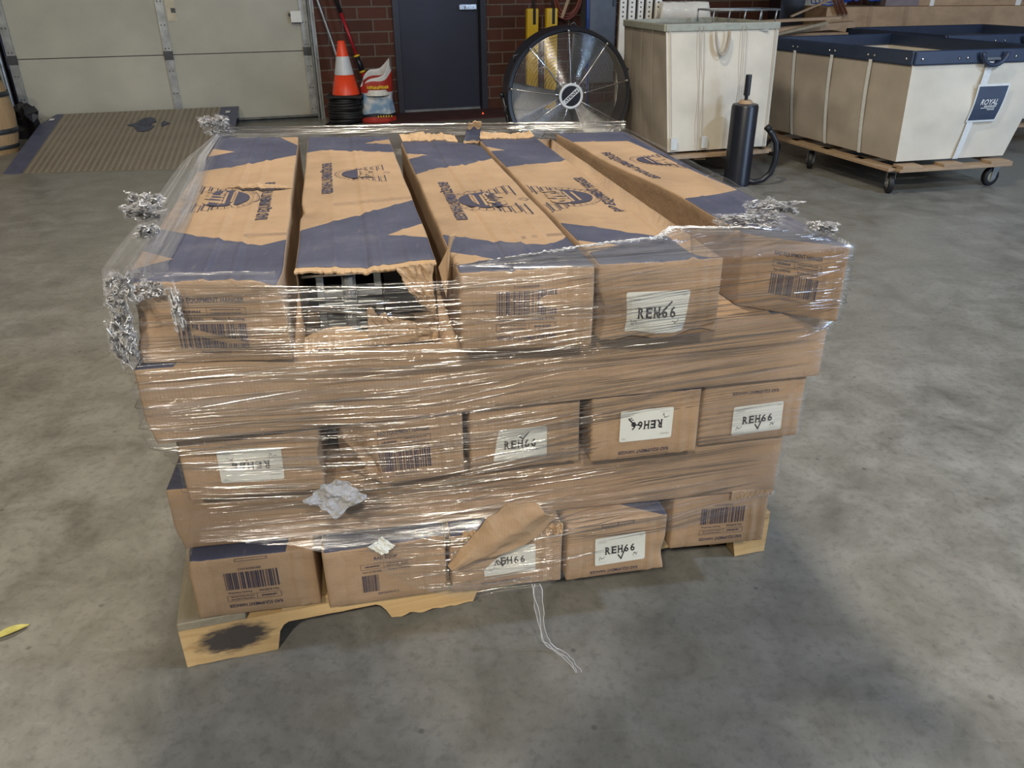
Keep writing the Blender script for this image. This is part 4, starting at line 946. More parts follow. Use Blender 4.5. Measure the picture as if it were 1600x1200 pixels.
CN = empty('traffic_cone', (-1.590, 8.15, .255), 0, 'orange traffic cone with a white reflective collar, standing on the black hose coil', 'traffic cone')
MB().box(-.17, .17, -.17, .17, 0, .022).build('base', M_blackr, CN)
def cone_r(z): return .128-.094*(z/.49)
MB().lathe([(cone_r(0)+.004, .022), (cone_r(.20), .20), (cone_r(.20), .2)], 28).build('cone_body', M_orange, CN, True)
MB().lathe([(cone_r(.36), .36), (cone_r(.49), .49), (.026, .497), (0, .498)], 28).build('cone_tip', M_orange, CN, True)
MB().lathe([(cone_r(.199)+.002, .199), (cone_r(.361)+.002, .361)], 28).build('reflective_collar', M_refl, CN, True)
o = MB().tube([WP(.02, .10, 1.9), WP(.04, .12, 1.2), WP(.16, .20, .72), WP(.25, .25, .30), WP(.26, .26, .02)], .013, 8).build('grey_pole', M_steel, None, True); tag(o, 'bent grey metal pole leaning on the brick wall behind the cone', 'pole')
# ---- red pole tool
RP = empty('red_pole', (-1.38, 8.30, 0), 0, 'red long handled pole with black grip leaning on the brick wall behind the plastic sack', 'pole')
def rp(a, b, r, nm, m): MB().tube([a, b], r, 12).build(nm, m, RP, True)
TP = Vector((-.44, .17, 1.62)); BP = Vector((.06, .07, .02))
L_ = lambda t: BP.lerp(TP, t)
rp(L_(.0), L_(.27), .022, 'lower_tube', M_red); rp(L_(.27), L_(.36), .026, 'collar', M_blackp); rp(L_(.265), L_(.275), .03, 'brass_ring', M_yellow); rp(L_(.355), L_(.365), .03, 'brass_ring', M_yellow); rp(L_(.36), L_(.60), .015, 'shaft', M_red); rp(L_(.60), L_(1.0), .019, 'grip', M_blackr)
# ---- salt bag
SB = empty('plastic_sack', (-1.30, 8.22, 0), .25, 'crumpled red white and blue plastic sack, open at the top, by the dark door frame', 'bag')
M_bagred = plain('bag_red', (.40, .03, .02), .45, 0, .2, 20); M_bagwhite = plain('bag_white', (.62, .63, .64), .45, 0, .1, 20); _b = N('bag_sky_blue'); _b.set(Base_Color=_b.ramp(_b.noise(_b.coord(), 9, 4, .6), [(.40, (.20, .34, .52)), (.48, (.34, .46, .58)), (.58, (.62, .64, .66))]), Roughness=.45); M_bagblue = _b.mat
def bagf(s, t):
    an = s*2*PI; wv = 1+.10*nz((math.cos(an)*2, math.sin(an)*2, t*3)); z = .46*t; rx = (.165 if t < .9 else .155)*wv*(1-.10*t); ry = .075*wv*(1-.25*t)
    if t > .75: z += (t-.75)*(.42*math.cos(an-.35)+.12*math.cos(3*an))
    return Vector((rx*math.cos(an)*(1.06 if t < .1 else 1), ry*math.sin(an), z+.012*nz((an, t*6, 2))))
def bagm(s, t):
    if t < .08: return 0
    if t < .17: return 3
    if t < .60: return 2
    if t < .88: return 0
    return 1
mb = MB(); mb.grid(bagf, 48, 26, bagm); sbo = mb.build('bag_film', [M_bagred, M_bagwhite, M_bagblue, M_black], SB, True); sbo.modifiers.new('t', 'SOLIDIFY').thickness = .003
MB().lathe([(0, .30), (.10, .31), (.125, .26)], 20).build('sack_fill', M_plasticw, SB)
for tx, z, ht, mt, wd in (('a', .335, .032, M_yellow, .20), ('bb', .285, .022, M_plasticw, .17)):
    rl = random.Random(len(tx)); mb = MB(); x_ = -wd/2
    while x_ < wd/2: q_ = rl.uniform(.008, .018); dz = rl.uniform(-.004, .004); mb.poly([(x_, -.088, z-ht*.45+dz), (x_+q_, -.088, z-ht*.4+dz), (x_+q_*.9, -.088, z+ht*.45+dz), (x_+q_*.1, -.088, z+ht*.4+dz)]); x_ += q_+rl.uniform(.002, .006)
    mb.build('lettering', mt, SB)
mb = MB()
for k_ in range(6): mb.poly([(-.02+k_*.026, -.089, .056), (-.006+k_*.026, -.089, .057), (-.008+k_*.026, -.089, .074), (-.018+k_*.026, -.089, .073)])
mb.build('lettering', M_yellow, SB)
# ---- door mat / threshold
o = MB().box(.60, 2.05, -.62, -.02, 0, .014).build('door_mat', M_maroon); o.location = WO; o.rotation_euler = (0, 0, WA); tag(o, 'dark maroon mat on the floor before the dark entrance door', 'mat')
o = MB().box(-.005, .005, -.005, .005, 0, .01).lathe([(0, .012), (.005, .01), (.006, 0)], 10).build('indicator_lamp', None or M_red); 
em = N('red_lamp_glow'); em.set(Base_Color=(.8, .05, .02)); em.b.inputs['Emission Color'].default_value = (1, .08, .02, 1); em.b.inputs['Emission Strength'].default_value = 6; o.data.materials[0] = em.mat
o.location = (-.28, 8.62, .014); tag(o, 'tiny glowing red lamp on the mat below the dark door', 'lamp')
# ---- yellow posts with black slots, blue pole, hoses, cabinet, wood post
for x, lab in ((2.205, 'yellow plastic post with a black slot, nearer to the dark door'), (2.415, 'yellow plastic post with a black slot, farther from the dark door')):
    YP = WEm('yellow_post', x, .22, 0, label=lab, cat='post')
    mb = MB().box(-.062, .062, -.035, .035, 0, .99); bevel(mb.build('post_body', M_yellow, YP), .014, 3)
    mb = MB().box(-.004, .028, -.040, -.034, .84, .992); bevel(mb.build('slot', M_blackr, YP), .004)
    MB().tube([(.01, 0, .99), (.02, .01, 1.35)], .012, 10).build('stem', M_darksteel, YP, True)
RH = WEm('rusty_hose_loop', 2.62, .12, 0, label='rust red hose hanging in a loop on the brick wall above the fan', cat='hose')
mb = MB()
for k in range(3): mb.tube([(.17*math.cos(2*PI*j/30)*(1-.12*k), -.02*k, 1.12+.24*math.sin(2*PI*j/30)*(1-.1*k)) for j in range(30)], .013, 8, closed=True)
mb.build('hose_turns', M_rust, RH, True)
MB().box(-.03, .03, 0, .12, 1.30, 1.36).build('wall_hook', M_darksteel, RH)
o = MB().tube([WP(2.80, .35, 0), WP(2.76, .28, 1.9)], .014, 10).build('blue_pole', M_bluec, None, True); tag(o, 'slim blue pole standing between the hose loop and the grey cabinet', 'pole')
o = MB().bar(WP(2.50, .30, .90), WP(2.72, .34, 1.5), .03, .02).build('wooden_stick', M_ply); tag(o, 'pale wooden stick leaning over the yellow posts', 'stick')
EC = WEm('electric_cabinet', 2.99, .02, 0, label='grey steel electric cabinet on the wall behind the fan', cat='cabinet')
M_cab = plain('cabinet_grey', (.13, .14, .16), .5, .2, .1)
bevel(MB().box(-.17, .15, -.22, .0, .25, 1.95).build('cabinet_body', M_cab, EC), .006); bevel(MB().box(-.155, .135, -.232, -.222, .27, 1.93).build('cabinet_door', M_cab, EC), .004); MB().box(.10, .125, -.245, -.232, 1.0, 1.12).build('door_handle', M_darksteel, EC)
o = MB().box(-.03, .03, -.04, .04, 0, 2.2).build('timber_post', M_ply); o.location = WP(3.19, .25); tag(o, 'brown timber post standing at the right of the grey cabinet', 'post')
# ---- white perforated uprights
WR = empty('white_rack', (.93, 7.35, 0), .1, 'white steel rack of perforated uprights behind the tall canvas bin', 'rack')
for i, (x0, wd) in enumerate(((0, .055), (.075, .055), (.155, .045), (.225, .05), (.30, .055))):
    mb = MB().box(x0, x0+wd, 0, .04, 0, 1.7); mb.build('upright', M_plasticw, WR)
    mb = MB()
    for k in range(19, 35): mb.box(x0+wd*.35, x0+wd*.6, -.002, .0, .3+k*.035, .312+k*.035)
    o = mb.build('slot_row', M_darksteel, WR); o['kind'] = 'stuff'
MB().box(0, .36, .045, .06, .1, 1.7).build('back_panel', M_blackp, WR)
for z in (.1, .9, 1.6): MB().box(0, .36, .04, .06, z, z+.04).build('crossbar', M_plasticw, WR)
# ---- tall canvas bin on a dolly
def rim_loop(P, off): return P
def canvas_body(B, T, nm, parent, cols, sag=.02, n=16):
    # B, T: four corners bottom / top (ccw); cloth sides bulge a little and wrinkle
    for s in range(4):
        b0, b1, t0, t1 = B[s], B[(s+1) % 4], T[s], T[(s+1) % 4]; nrm = (b1-b0).cross(Vector((0, 0, 1))).normalized()
        mb = MB()
        def f(u, v):
            P = b0.lerp(b1, u).lerp(t0.lerp(t1, u), v); k = math.sin(u*PI)**.6*math.sin(min(1, v*1.05)*PI)**.7
            return P+nrm*(sag*k+.010*nz((u*4+s*5, v*3, 1))*k*2+.006*nz((u*3+v*4, v*2-u*3, s))*k*2)
        mb.grid(f, 40, 26); mb.build(nm, cols[s], parent, True)
    mb = MB(); mb.poly(B); mb.build('canvas_floor', cols[0], parent)
BN = empty('canvas_bin', (1.4, 6.0, 0), 0, 'tall cream canvas laundry bin on a wooden dolly, behind the black cylinder stand', 'laundry bin')
OB = Vector((1.4, 6.0, 0))
Bq = [Vector(q)-OB for q in ((1.068, 5.515, .20), (1.797, 5.719, .20), (1.62, 6.72, .20), (.90, 6.52, .20))]
Tq = [Vector(q)-OB for q in ((1.000, 5.54, .975), (1.790, 5.76, .975), (1.60, 6.78, .965), (.86, 6.50, .965))]
canvas_body(Bq, Tq, 'canvas_side', BN, [M_canvas, M_canvas, M_canvas, M_canvasg], .012)  # left side takes the canvas with shade in its colour
M_bind = plain('grey_green_binding', (.32, .33, .28), .7, 0, .12, 30)
mb = MB()
for s in range(4): mb.bar(Tq[s]+Vector((0, 0, -.005)), Tq[(s+1) % 4]+Vector((0, 0, -.005)), .022, .045)
bevel(mb.build('rim_binding', M_bind, BN), .006)
def onf(B, T, s, u, v, out=.012):
    b0, b1, t0, t1 = B[s], B[(s+1) % 4], T[s], T[(s+1) % 4]; nrm = (b1-b0).cross(Vector((0, 0, 1))).normalized(); return b0.lerp(b1, u).lerp(t0.lerp(t1, u), v)+nrm*out
def strip_on(B, T, s, u, wd, name, mat, parent, out=.024, v0=0, v1=1, sag=.012):
    mb = MB()
    mb.grid(lambda a_, v: onf(B, T, s, u+(a_-.5)*wd, v0+(v1-v0)*v, sag*math.sin(u*PI)**.6*math.sin(min(1, (v0+(v1-v0)*v)*1.05)*PI)**.7+out*.35+.004), 2, 26); return mb.build(name, mat, parent)
for u in (.30, .68): 
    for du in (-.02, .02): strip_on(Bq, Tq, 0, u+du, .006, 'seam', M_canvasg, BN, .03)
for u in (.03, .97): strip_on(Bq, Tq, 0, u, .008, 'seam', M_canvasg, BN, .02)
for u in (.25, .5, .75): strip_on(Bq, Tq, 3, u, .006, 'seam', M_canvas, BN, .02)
for k in range(2):
    pts = [onf(Bq, Tq, 0, .47-.055*math.cos(t*PI)*(1+.10*k), .965-(.17+.02*k)*math.sin(t*PI), .03+.012*k) for t in [q/14 for q in range(15)]]
    MB().tube(pts, .007, 8).build('rope_handle', M_canvasg, BN, True)
for u in (.02, .32): MB().hexa([onf(Bq, Tq, 0, u, .02, .02), onf(Bq, Tq, 0, u+.06, .02, .02), onf(Bq, Tq, 0, u+.06, .02, .012), onf(Bq, Tq, 0, u, .02, .012), onf(Bq, Tq, 0, u, .12, .03), onf(Bq, Tq, 0, u+.06, .12, .03), onf(Bq, Tq, 0, u+.06, .12, .012), onf(Bq, Tq, 0, u, .12, .012)]).build('corner_patch', M_web, BN)
mb = MB()
for s in range(4): mb.bar(Bq[s]+Vector((0, 0, -.03)), Bq[(s+1) % 4]+Vector((0, 0, -.03)), .09, .022)
for t in (.33, .66): mb.bar(Bq[0].lerp(Bq[1], t)+Vector((0, 0, -.055)), Bq[3].lerp(Bq[2], t)+Vector((0, 0, -.055)), .08, .02)
mb.build('dolly_frame', M_ply, BN)
def caster(parent, P, rz, R=.055, nm='caster', top=.16):
    e = MB(); T = Matrix.Translation(P) @ Matrix.Rotation(rz, 4, 'Z')
    W = T @ Matrix.Translation((0, .02, R)) @ Matrix.Rotation(PI/2, 4, 'Y')
    w = MB().lathe([(R*.55, -.016), (R*.92, -.018), (R, -.011), (R, .011), (R*.92, .018), (R*.55, .016)], 24, 0, W)
    wo = w.build(nm, [M_blackr], parent, True)
    MB().lathe([(0, -.017), (R*.56, -.0165), (R*.56, .0165), (0, .017)], 20, 0, W).build('wheel_hub', M_bind, wo, True)
    f = MB()
    for sx in (-1, 1):
        f.hexa([T @ Vector(q) for q in ((sx*.024-.002, .005, R*.7), (sx*.024+.002, .005, R*.7), (sx*.024+.002, .035, R*.7), (sx*.024-.002, .035, R*.7), (sx*.024-.002, -.03, R*2.15), (sx*.024+.002, -.03, R*2.15), (sx*.024+.002, .03, R*2.15), (sx*.024-.002, .03, R*2.15))])
    f.hexa([T @ Vector(q) for q in ((-.026, -.032, R*2.1), (.026, -.032, R*2.1), (.026, .032, R*2.1), (-.026, .032, R*2.1), (-.026, -.032, R*2.2), (.026, -.032, R*2.2), (.026, .032, R*2.2), (-.026, .032, R*2.2))])
    f.hexa([T @ Vector(q) for q in ((-.045, -.05, top-.008), (.045, -.05, top-.008), (.045, .05, top-.008), (-.045, .05, top-.008), (-.045, -.05, top), (.045, -.05, top), (.045, .05, top), (-.045, .05, top))])
    f.tube([T @ Vector((0, 0, R*2.15)), T @ Vector((0, 0, top))], .014, 10).tube([T @ Vector((-.03, .02, R)), T @ Vector((.03, .02, R))], .006, 8)
    bevel(f.build('fork', M_steel, wo), .0015, 1); return wo
for s, (du, dv) in enumerate(((.1, .12), (.9, .12), (.9, .88), (.1, .88))):
    P = Bq[0].lerp(Bq[1], du).lerp(Bq[3].lerp(Bq[2], du), dv); P.z = 0; caster(BN, P, .5+s, .045, top=.135)
# things in the bin
o = MB(); o.grid(lambda s, t: Vector((1.05+.66*s, 5.72+.9*t, .955+.012*nz((s*4, t*5, 0)))), 16, 16); o = o.build('grey_liner_sheet', plain('grey_sheet', (.32, .33, .31), .7)); o.modifiers.new('t', 'SOLIDIFY').thickness = .02; tag(o, 'flat grey folded sheeting lying in the mouth of the tall canvas bin', 'sheet')
RK = empty('wire_rack', (1.68, 6.35, .96), .15, 'grey wire rack lying on top of the tall canvas bin', 'rack')
mb = MB()
for x in (-.20, -.08, .04, .16, .28): mb.tube([(x-.01, 0, 0), (x, 0, .085)], .006, 6)
mb.tube([(-.21, 0, .085), (.30, 0, .085)], .007, 6).tube([(-.22, 0, .0), (.29, 0, .0)], .007, 6).tube([(-.21, .3, .085), (.30, .3, .085)], .007, 6).tube([(-.21, 0, .085), (-.21, .3, .085)], .007, 6).tube([(.30, 0, .085), (.30, .3, .085)], .007, 6).tube([(-.21, .3, .085), (-.21, .3, .0)], .006, 6).tube([(.30, .3, .085), (.30, .3, .0)], .006, 6)
mb.build('wire_frame', M_steel, RK, True)
# wrapped bundle on a carton behind the bin
o = bevel(MB().box(1.36, 1.80, 7.15, 7.7, 0, .955).build('tall_carton', M_card), .01); tag(o, 'tall brown carton standing behind the tall canvas bin, carrying a wrapped bundle', 'box')
mb = MB(); mb.grid(lambda s, t: Vector((1.24+.43*s+.01*nz((s*3, t*3, 1)), 7.2+.3*t, .955+.125*min(1, math.sin(min(1, max(0, s))*PI)*5)*min(1, math.sin(t*PI)*5)+.008*nz((s*9, t*7, 0)))), 30, 16)
wb_ = plain('milky_film_bundle', (.66, .64, .58), .18, 0, .12, 6, bump=.8); o = mb.build('wrapped_bundle', wb_, None, True); o.modifiers.new('t', 'SOLIDIFY').thickness = .004; tag(o, 'white bundle wrapped in shiny plastic behind the tall canvas bin', 'bundle')
# ---- drum fan
FN = empty('drum_fan', (.418, 6.19, 0), .16, 'large black drum fan with a silver grille and round hub badge, before the brick wall', 'fan')
FZ = .500; FR_ = .452
TF = Matrix.Translation((0, 0, FZ)) @ Matrix.Rotation(PI/2, 4, 'X') @ Matrix.Identity(4)     # local z -> -y (towards camera)
MB().lathe([(FR_-.022, .10), (FR_, .105), (FR_+.006, .09), (FR_-.004, .0), (FR_+.006, -.14), (FR_, -.15), (FR_-.02, -.145), (FR_-.018, .0), (FR_-.03, .085), (FR_-.022, .10)], 72, 0, TF).build('drum_shroud', M_blackp, FN, True, .6)
mb = MB(); nr = 36
for k in range(nr):
    r = .075+(FR_-.03-.075)*k/(nr-1); bulge = .105+.035*math.cos(k/(nr-1)*PI/2)
    pts = [TF @ Vector((r*math.cos(2*PI*j/72), r*math.sin(2*PI*j/72), bulge)) for j in range(72)]; mb.tube(pts, .0014, 5, closed=True)
mb.build('front_grille', M_chrome, FN, True)
for k in range(9):
    an = 2*PI*k/9+.22; pts = []
    for q in range(8):
        r = .07+(FR_-.02-.07)*q/7; pts.append(TF @ Vector((r*math.cos(an), r*math.sin(an), .112+.035*math.cos(q/7*PI/2))))
    mb = MB().tube(pts, .004, 6); e_ = pts[-1]; mb.lathe([(0, .012), (.009, .010), (.010, 0)], 10, 0, Matrix.Translation(e_) @ Matrix.Rotation(PI/2, 4, 'X')); mb.build('grille_spoke', M_chrome, FN, True)
mb = MB()
for k in range(16):
    r = .09+(FR_-.03-.09)*k/15; mb.tube([TF @ Vector((r*math.cos(2*PI*j/48), r*math.sin(2*PI*j/48), -.14)) for j in range(48)], .0015, 4, closed=True)
for k in range(6): an = 2*PI*k/6+.1; mb.tube([TF @ Vector((.06*math.cos(an), .06*math.sin(an), -.14)), TF @ Vector(((FR_-.01)*math.cos(an), (FR_-.01)*math.sin(an), -.14))], .004, 6)
mb.build('rear_grille', M_darksteel, FN, True)
for k, an in enumerate((PI*1.04, PI*1.04+2*PI/3, PI*1.04+4*PI/3)):
    mb = MB()
    def f(s, t):
        r = .05+(FR_-.075)*t; a_ = an+(s-.5)*(.62+.05*t)+.0; tw = (s-.5)*(.13+.02*t); return TF @ Vector((r*math.cos(a_), r*math.sin(a_), -.03+tw))
    mb.grid(f, 12, 12); o = mb.build('fan_blade', M_alu, FN, True); o.modifiers.new('t', 'SOLIDIFY').thickness = .002
MB().lathe([(0, .152), (.072, .150), (.075, .146), (.075, .135), (0, .135)], 40, 0, TF).build('hub_badge', M_blackp, FN)
MB().lathe([(.070, .150), (.072, .156), (.086, .156), (.089, .148), (.086, .138)], 48, 0, TF).build('badge_ring', M_refl, FN, True)
v, f, _ = text_geo('/\\TEXN', .05); mb = MB(); ca, sa = math.cos(.72), math.sin(.72)
mb.poly([TF @ Vector((x*ca-y*sa, x*sa+y*ca, .1530)) for x, y in ((-.068, -.016), (.068, -.016), (.068, .016), (-.068, .016))])
mb.build('badge_band', M_refl, FN)
mb = MB()
for q in f: mb.poly([TF @ Vector(((v[i][0]*.118)*ca-(v[i][1]*.020)*sa, (v[i][0]*.118)*sa+(v[i][1]*.020)*ca, .1538)) for i in q])
mb.build('lettering', M_darksteel, FN)
MB().lathe([(0, -.06), (.07, -.05), (.075, .05), (0, .06)], 24, 0, TF @ Matrix.Translation((0, 0, -.04))).build('motor', M_darksteel, FN, True)
mb = MB().box(-.28, .28, -.02, .06, .0, .03).box(-.30, -.26, -.16, .22, 0, .03).box(.26, .30, -.16, .22, 0, .03)
bevel(mb.build('floor_stand', M_blackp, FN), .004)
for sx in (-1, 1): MB().tube([(sx*.27, .02, .02), (sx*.42, .02, .25), (sx*.475, .02, FZ)], .014, 8).lathe([(0, .015), (.02, .012), (.02, -.012), (0, -.015)], 12, 0, Matrix.Translation((sx*.48, .02, FZ)) @ Matrix.Rotation(PI/2, 4, 'Y')).build('side_bracket', M_blackp, FN, True)
for sx in (-1, 1):
    for an in (.0, .5): pass
mb = MB()
for an in (2.55, 3.35, .35, 1.5): mb.box(-.02, .02, -.06, .06, 0, .02) if False else mb.tube([TF @ Vector(((FR_+.004)*math.cos(an-.06), (FR_+.004)*math.sin(an-.06), .03)), TF @ Vector(((FR_+.03)*math.cos(an), (FR_+.03)*math.sin(an), .03)), TF @ Vector(((FR_+.004)*math.cos(an+.06), (FR_+.004)*math.sin(an+.06), .03))], .007, 6)
mb.build('drum_handle', M_darksteel, FN, True)
# ---- black cylinder stand
CS = empty('cylinder_stand', (1.535, 5.43, 0), 0, 'black upright cylinder with thin top post and curved tube handle, standing on the floor', 'stand')
mb = MB().lathe([(0, 0), (.088, 0), (.090, .012), (.086, .03), (.086, .505), (.080, .52), (.05, .525)], 40); mb.build('cylinder_body', M_blackp, CS, True, .7)
MB().lathe([(0, .545), (.035, .545), (.046, .53), (.048, .518), (.05, .515)], 24).build('neck_plug', M_card2, CS, True, .7)
MB().lathe([(0, .70), (.018, .70), (.020, .69), (.020, .575), (.012, .57), (.010, .54)], 20).build('post', M_blackp, CS, True, .7)
MB().tube([(.05, -.02, .03), (.11, -.03, .022), (.17, -.03, .035), (.215, -.03, .08), (.232, -.03, .15), (.235, -.03, .22), (.225, -.03, .28), (.195, -.03, .33), (.155, -.03, .375)], .019, 12).build('curved_handle', M_blackp, CS, True)
MB().lathe([(0, .012), (.021, .01), (.021, -.02), (.019, -.02)], 14, 0, Matrix.Translation((.155, -.03, .375)) @ Matrix.Rotation(-.85, 4, 'Y')).build('handle_cap', M_blackr, CS, True)
# ---- canvas carts
def cart_thing(O, B, T, label, detail=True):
    O = Vector(O); K = empty('canvas_cart', O, 0, label, 'laundry cart'); B = [Vector(q)-O for q in B]; T = [Vector(q)-O for q in T]
    cols = [M_canvas, M_canvas, M_canvas, M_canvasg]; Tt = [q-Vector((0, 0, .07)) for q in T]  # last side darkened in colour to stand for its shade
    canvas_body(B, Tt, 'canvas_side', K, cols, .014)
    mb = MB()
    for s in range(4): mb.bar(T[s]-Vector((0, 0, .04)), T[(s+1) % 4]-Vector((0, 0, .04)), .028, .085)
    bevel(mb.build('rim_binding', M_bluev, K), .01, 3)
    for s in range(4):
        for u in ((.20, .24, .48, .52, .74, .78, .97) if s in (1, 3) else (.05, .30, .36, .64, .70, .95)):
            P = onf(T, T, s, u, 0, .016)-Vector((0, 0, .045)); nrm = (T[(s+1) % 4]-T[s]).cross(Vector((0, 0, 1))).normalized()
            q = MB().tube([P-nrm*.002, P+nrm*.004], .008, 10)
            if detail or s in (0, 3): q.build('rivet', M_chrome, K, True)
        P = None
    for u in ((.22, .5, .76) if detail else ()): strip_on(B, Tt, 3, u, .022, 'white_strap', M_web, K, .03, .0, 1, .014)
    strip_on(B, Tt, 0, .53, .05, 'white_strap', M_web, K, .03, .0, 1, .014)
    hc = onf(T, T, 0, .53, 0, .03)-Vector((0, 0, .06)); ex = (T[1]-T[0]).normalized()
    for w_ in (0,): MB().tube([hc+ex*(.09*math.cos(t*PI))+Vector((0, 0, .045-.075*math.sin(t*PI)))+ex.cross(Vector((0, 0, 1)))*.01 for t in [q/12 for q in range(13)]], .013, 8).build('pull_handle', M_bluev, K, True)
    MB().bar(hc-ex*.05-Vector((0, 0, -.008)), hc+ex*.05+Vector((0, 0, .008)), .006, .014).build('handle_plate', M_chrome, K)
    # dolly: plywood frame, cleats
    mb = MB(); lo = Vector((0, 0, -.045)); Bo = [b_+(b_-sum(B, Vector())/4).normalized()*.035*Vector((1, 1, 0)).length/1.414 for b_ in B]
    for s in range(4): mb.bar(Bo[s]+lo, Bo[(s+1) % 4]+lo, .10, .020)
    for t in (.25, .5, .75): mb.bar(Bo[0].lerp(Bo[3], t)+lo, Bo[1].lerp(Bo[2], t)+lo, .09, .020)
    for u in (.02, .38, .80): mb.bar(Bo[0].lerp(Bo[1], u)+Vector((0, 0, -.025)), Bo[0].lerp(Bo[1], u+.17)+Vector((0, 0, -.025)), .10, .020)
    bevel(mb.build('dolly_frame', M_ply, K), .002, 1)
    for du, dv, rz in ((.01, -.02, 2.9), (.985, -.02, 1.9), (-.0, .60, 2.7), (.985, .95, .6), (.02, .95, 1.1)):
        P = B[0].lerp(B[1], du).lerp(B[3].lerp(B[2], du), max(dv, .02)); P.z = -O.z; caster(K, P, rz, .062, top=.155-O.z)
    return K, B, Tt
B2 = [(2.459, 5.150, .20), (3.240, 5.325, .20), (2.86, 6.66, .20), (2.045, 6.47, .20)]
T2 = [(2.450, 5.170, .85), (3.46, 5.42, .85), (3.05, 6.90, .85), (1.99, 6.55, .85)]
K2, B2l, T2l = cart_thing((2.7, 5.9, 0), B2, T2, 'long cream canvas cart with navy rim and a blue patch on its front')
# patch
def pq(x, z, off=.030):
    u = (x-B2[0][0])/(3.35-2.459); return onf(B2l, T2l, 0, u, (z-.20)/.58, off)
mb = MB(); Q = [(2.925, .435), (3.115, .440), (3.115, .635), (2.895+.02, .635)]
mb.grid(lambda s, t: pq(2.895+.215*s, .425+.225*t, .030+.010*math.sin(t*PI)), 6, 6); mb.build('patch_border', M_web, K2)
mb = MB(); mb.grid(lambda s, t: pq(2.905+.195*s, .437+.200*t, .0315+.010*math.sin((t*.9+.05)*PI)), 6, 6); mb.build('blue_patch', M_bluev, K2)
v, f, _ = text_geo('ROYAL', .04); mb = MB()
def tx(cx, cz, wd, ht, word, off=.0445, sh=.15):
    v, f, _ = text_geo(word, .02)
    for q in f: mb.poly([pq(cx+v[i][0]*wd+sh*v[i][1]*ht, cz+v[i][1]*ht, off) for i in q])
tx(3.005, .545, .120, .034, 'ROYAL'); rl = random.Random(2); x_ = 2.975
while x_ < 3.06: q_ = rl.uniform(.004, .009); mb.poly([pq(x_, .516, .0445), pq(x_+q_, .516, .0445), pq(x_+q_, .524, .0445), pq(x_, .524, .0445)]); x_ += q_+.003
x_ = 3.005
while x_ < 3.055: q_ = rl.uniform(.003, .007); mb.poly([pq(x_, .497, .0445), pq(x_+q_, .497, .0445), pq(x_+q_, .503, .0445), pq(x_, .503, .0445)]); x_ += q_+.002
mb.poly([pq(2.955, .508, .0445), pq(3.055, .508, .0445), pq(3.055, .511, .0445), pq(2.955, .512, .0445)]); mb.build('patch_lettering', M_web, K2)
B3 = [(3.62, 6.68, .20), (4.55, 6.90, .20), (4.25, 8.05, .20), (3.3, 7.85, .20)]
T3 = [(3.36, 6.62, .85), (4.75, 6.92, .85), (4.45, 8.15, .85), (3.02, 7.75, .85)]
cart_thing((3.9, 7.3, 0), B3, T3, 'second canvas cart with a navy rim, behind the front cart at the right edge', False)
# ---- right background: cartons, planks, cables, pipes
def crate(name, x0, x1, y0, y1, z0, z1, mat, label, cat='box'):
    o = bevel(MB().box(0, x1-x0, 0, y1-y0, 0, z1-z0).build(name, mat), .006); o.location = (x0, y0, z0); return tag(o, label, cat)
LB = crate('long_carton', 3.03, 5.6, 8.35, 9.0, 0, 1.0, M_card2, 'long pale brown carton behind the canvas carts, with a seam near its left end')
o = MB().box(.40, .44, -.002, .0, 0, 1.0).box(.74, .78, -.002, 0, 0, 1.0).build('panel_fold', M_card, LB)
crate('small_carton', 3.95, 5.4, 8.5, 9.0, 1.0, 1.5, M_card2, 'pale brown carton with white tape stacked on the long carton')
cb2 = crate('small_carton', 3.62, 3.94, 8.45, 8.9, 1.0, 1.4, plain('mauve_carton', (.20, .16, .17), .8), 'dark mauve carton stacked on the long carton beside the blue cables')
o = bpy.data.objects['small_carton']; MB().box(.12, .16, -.003, 0, 0, .5).box(.95, 1.0, -.003, 0, 0, .5).build('white_tape', M_plasticw, o)
MB().box(1.02, 1.2, -.004, 0, 0.03, .5).build('dark_panel', bpy.data.materials['mauve_carton'], o)
BC = empty('blue_cable_bundle', (3.39, 8.60, 1.0), 0, 'tangled bundle of blue cable lying on the left end of the long carton', 'cable')
rnd = random.Random(3)
mb = MB()
for k in range(14):
    pts = [Vector((rnd.uniform(-.02, .05)+.17*math.cos(2*PI*j/16+k)*(1+.2*rnd.random()), .10*math.sin(2*PI*j/16+k), .03+.006*k+.06*abs(math.sin(j*.7+k)))) for j in range(16)]; mb.tube(pts, .007, 6, closed=True)
mb.build('cable_turns', M_bluec, BC, True)
mb = MB()
for k in range(4): mb.tube([(-.05, -.05, .05), (-.20-.03*k, -.08, .10-.03*k), (-.33-.04*k, -.06, .03), (-.36-.05*k, 0, .14+.05*k), (-.33, .05, .4)], .006, 6)
mb.build('loose_loops', M_bluec, BC, True)
o = crate('cream_sack', 3.0, 3.5, 9.1, 9.4, 0, 1.55, M_canvas, 'cream canvas sheet standing behind the blue cables', 'sheet')
for i, (dx, r) in enumerate(((0, .014), (.04, .014), (.075, .012))):
    o = MB().tube([(3.13+dx, 8.30, .94), (2.78+dx, 8.28, 1.55)], r, 10).build('copper_pipe', M_copper, None, True); tag(o, 'one of the slanting copper pipes leaning beside the long carton', 'pipe', 'copper pipes leaning together')
PLK = [((2.05, 7.72, .90), (2.95, 7.82, .93), .10, .022, 'pale plank lying on top of the wooden pile beside the canvas bin'), ((2.20, 7.55, .83), (3.05, 7.75, .88), .12, .05, 'wide reddish plank in the wooden pile behind the canvas bin'), ((2.15, 7.50, .78), (2.75, 7.52, .905), .05, .02, 'dark slanting batten across the wooden pile'), ((2.55, 7.9, .94), (2.95, 8.1, 1.07), .02, .015, 'thin stick rising from the wooden pile to the copper pipes')]
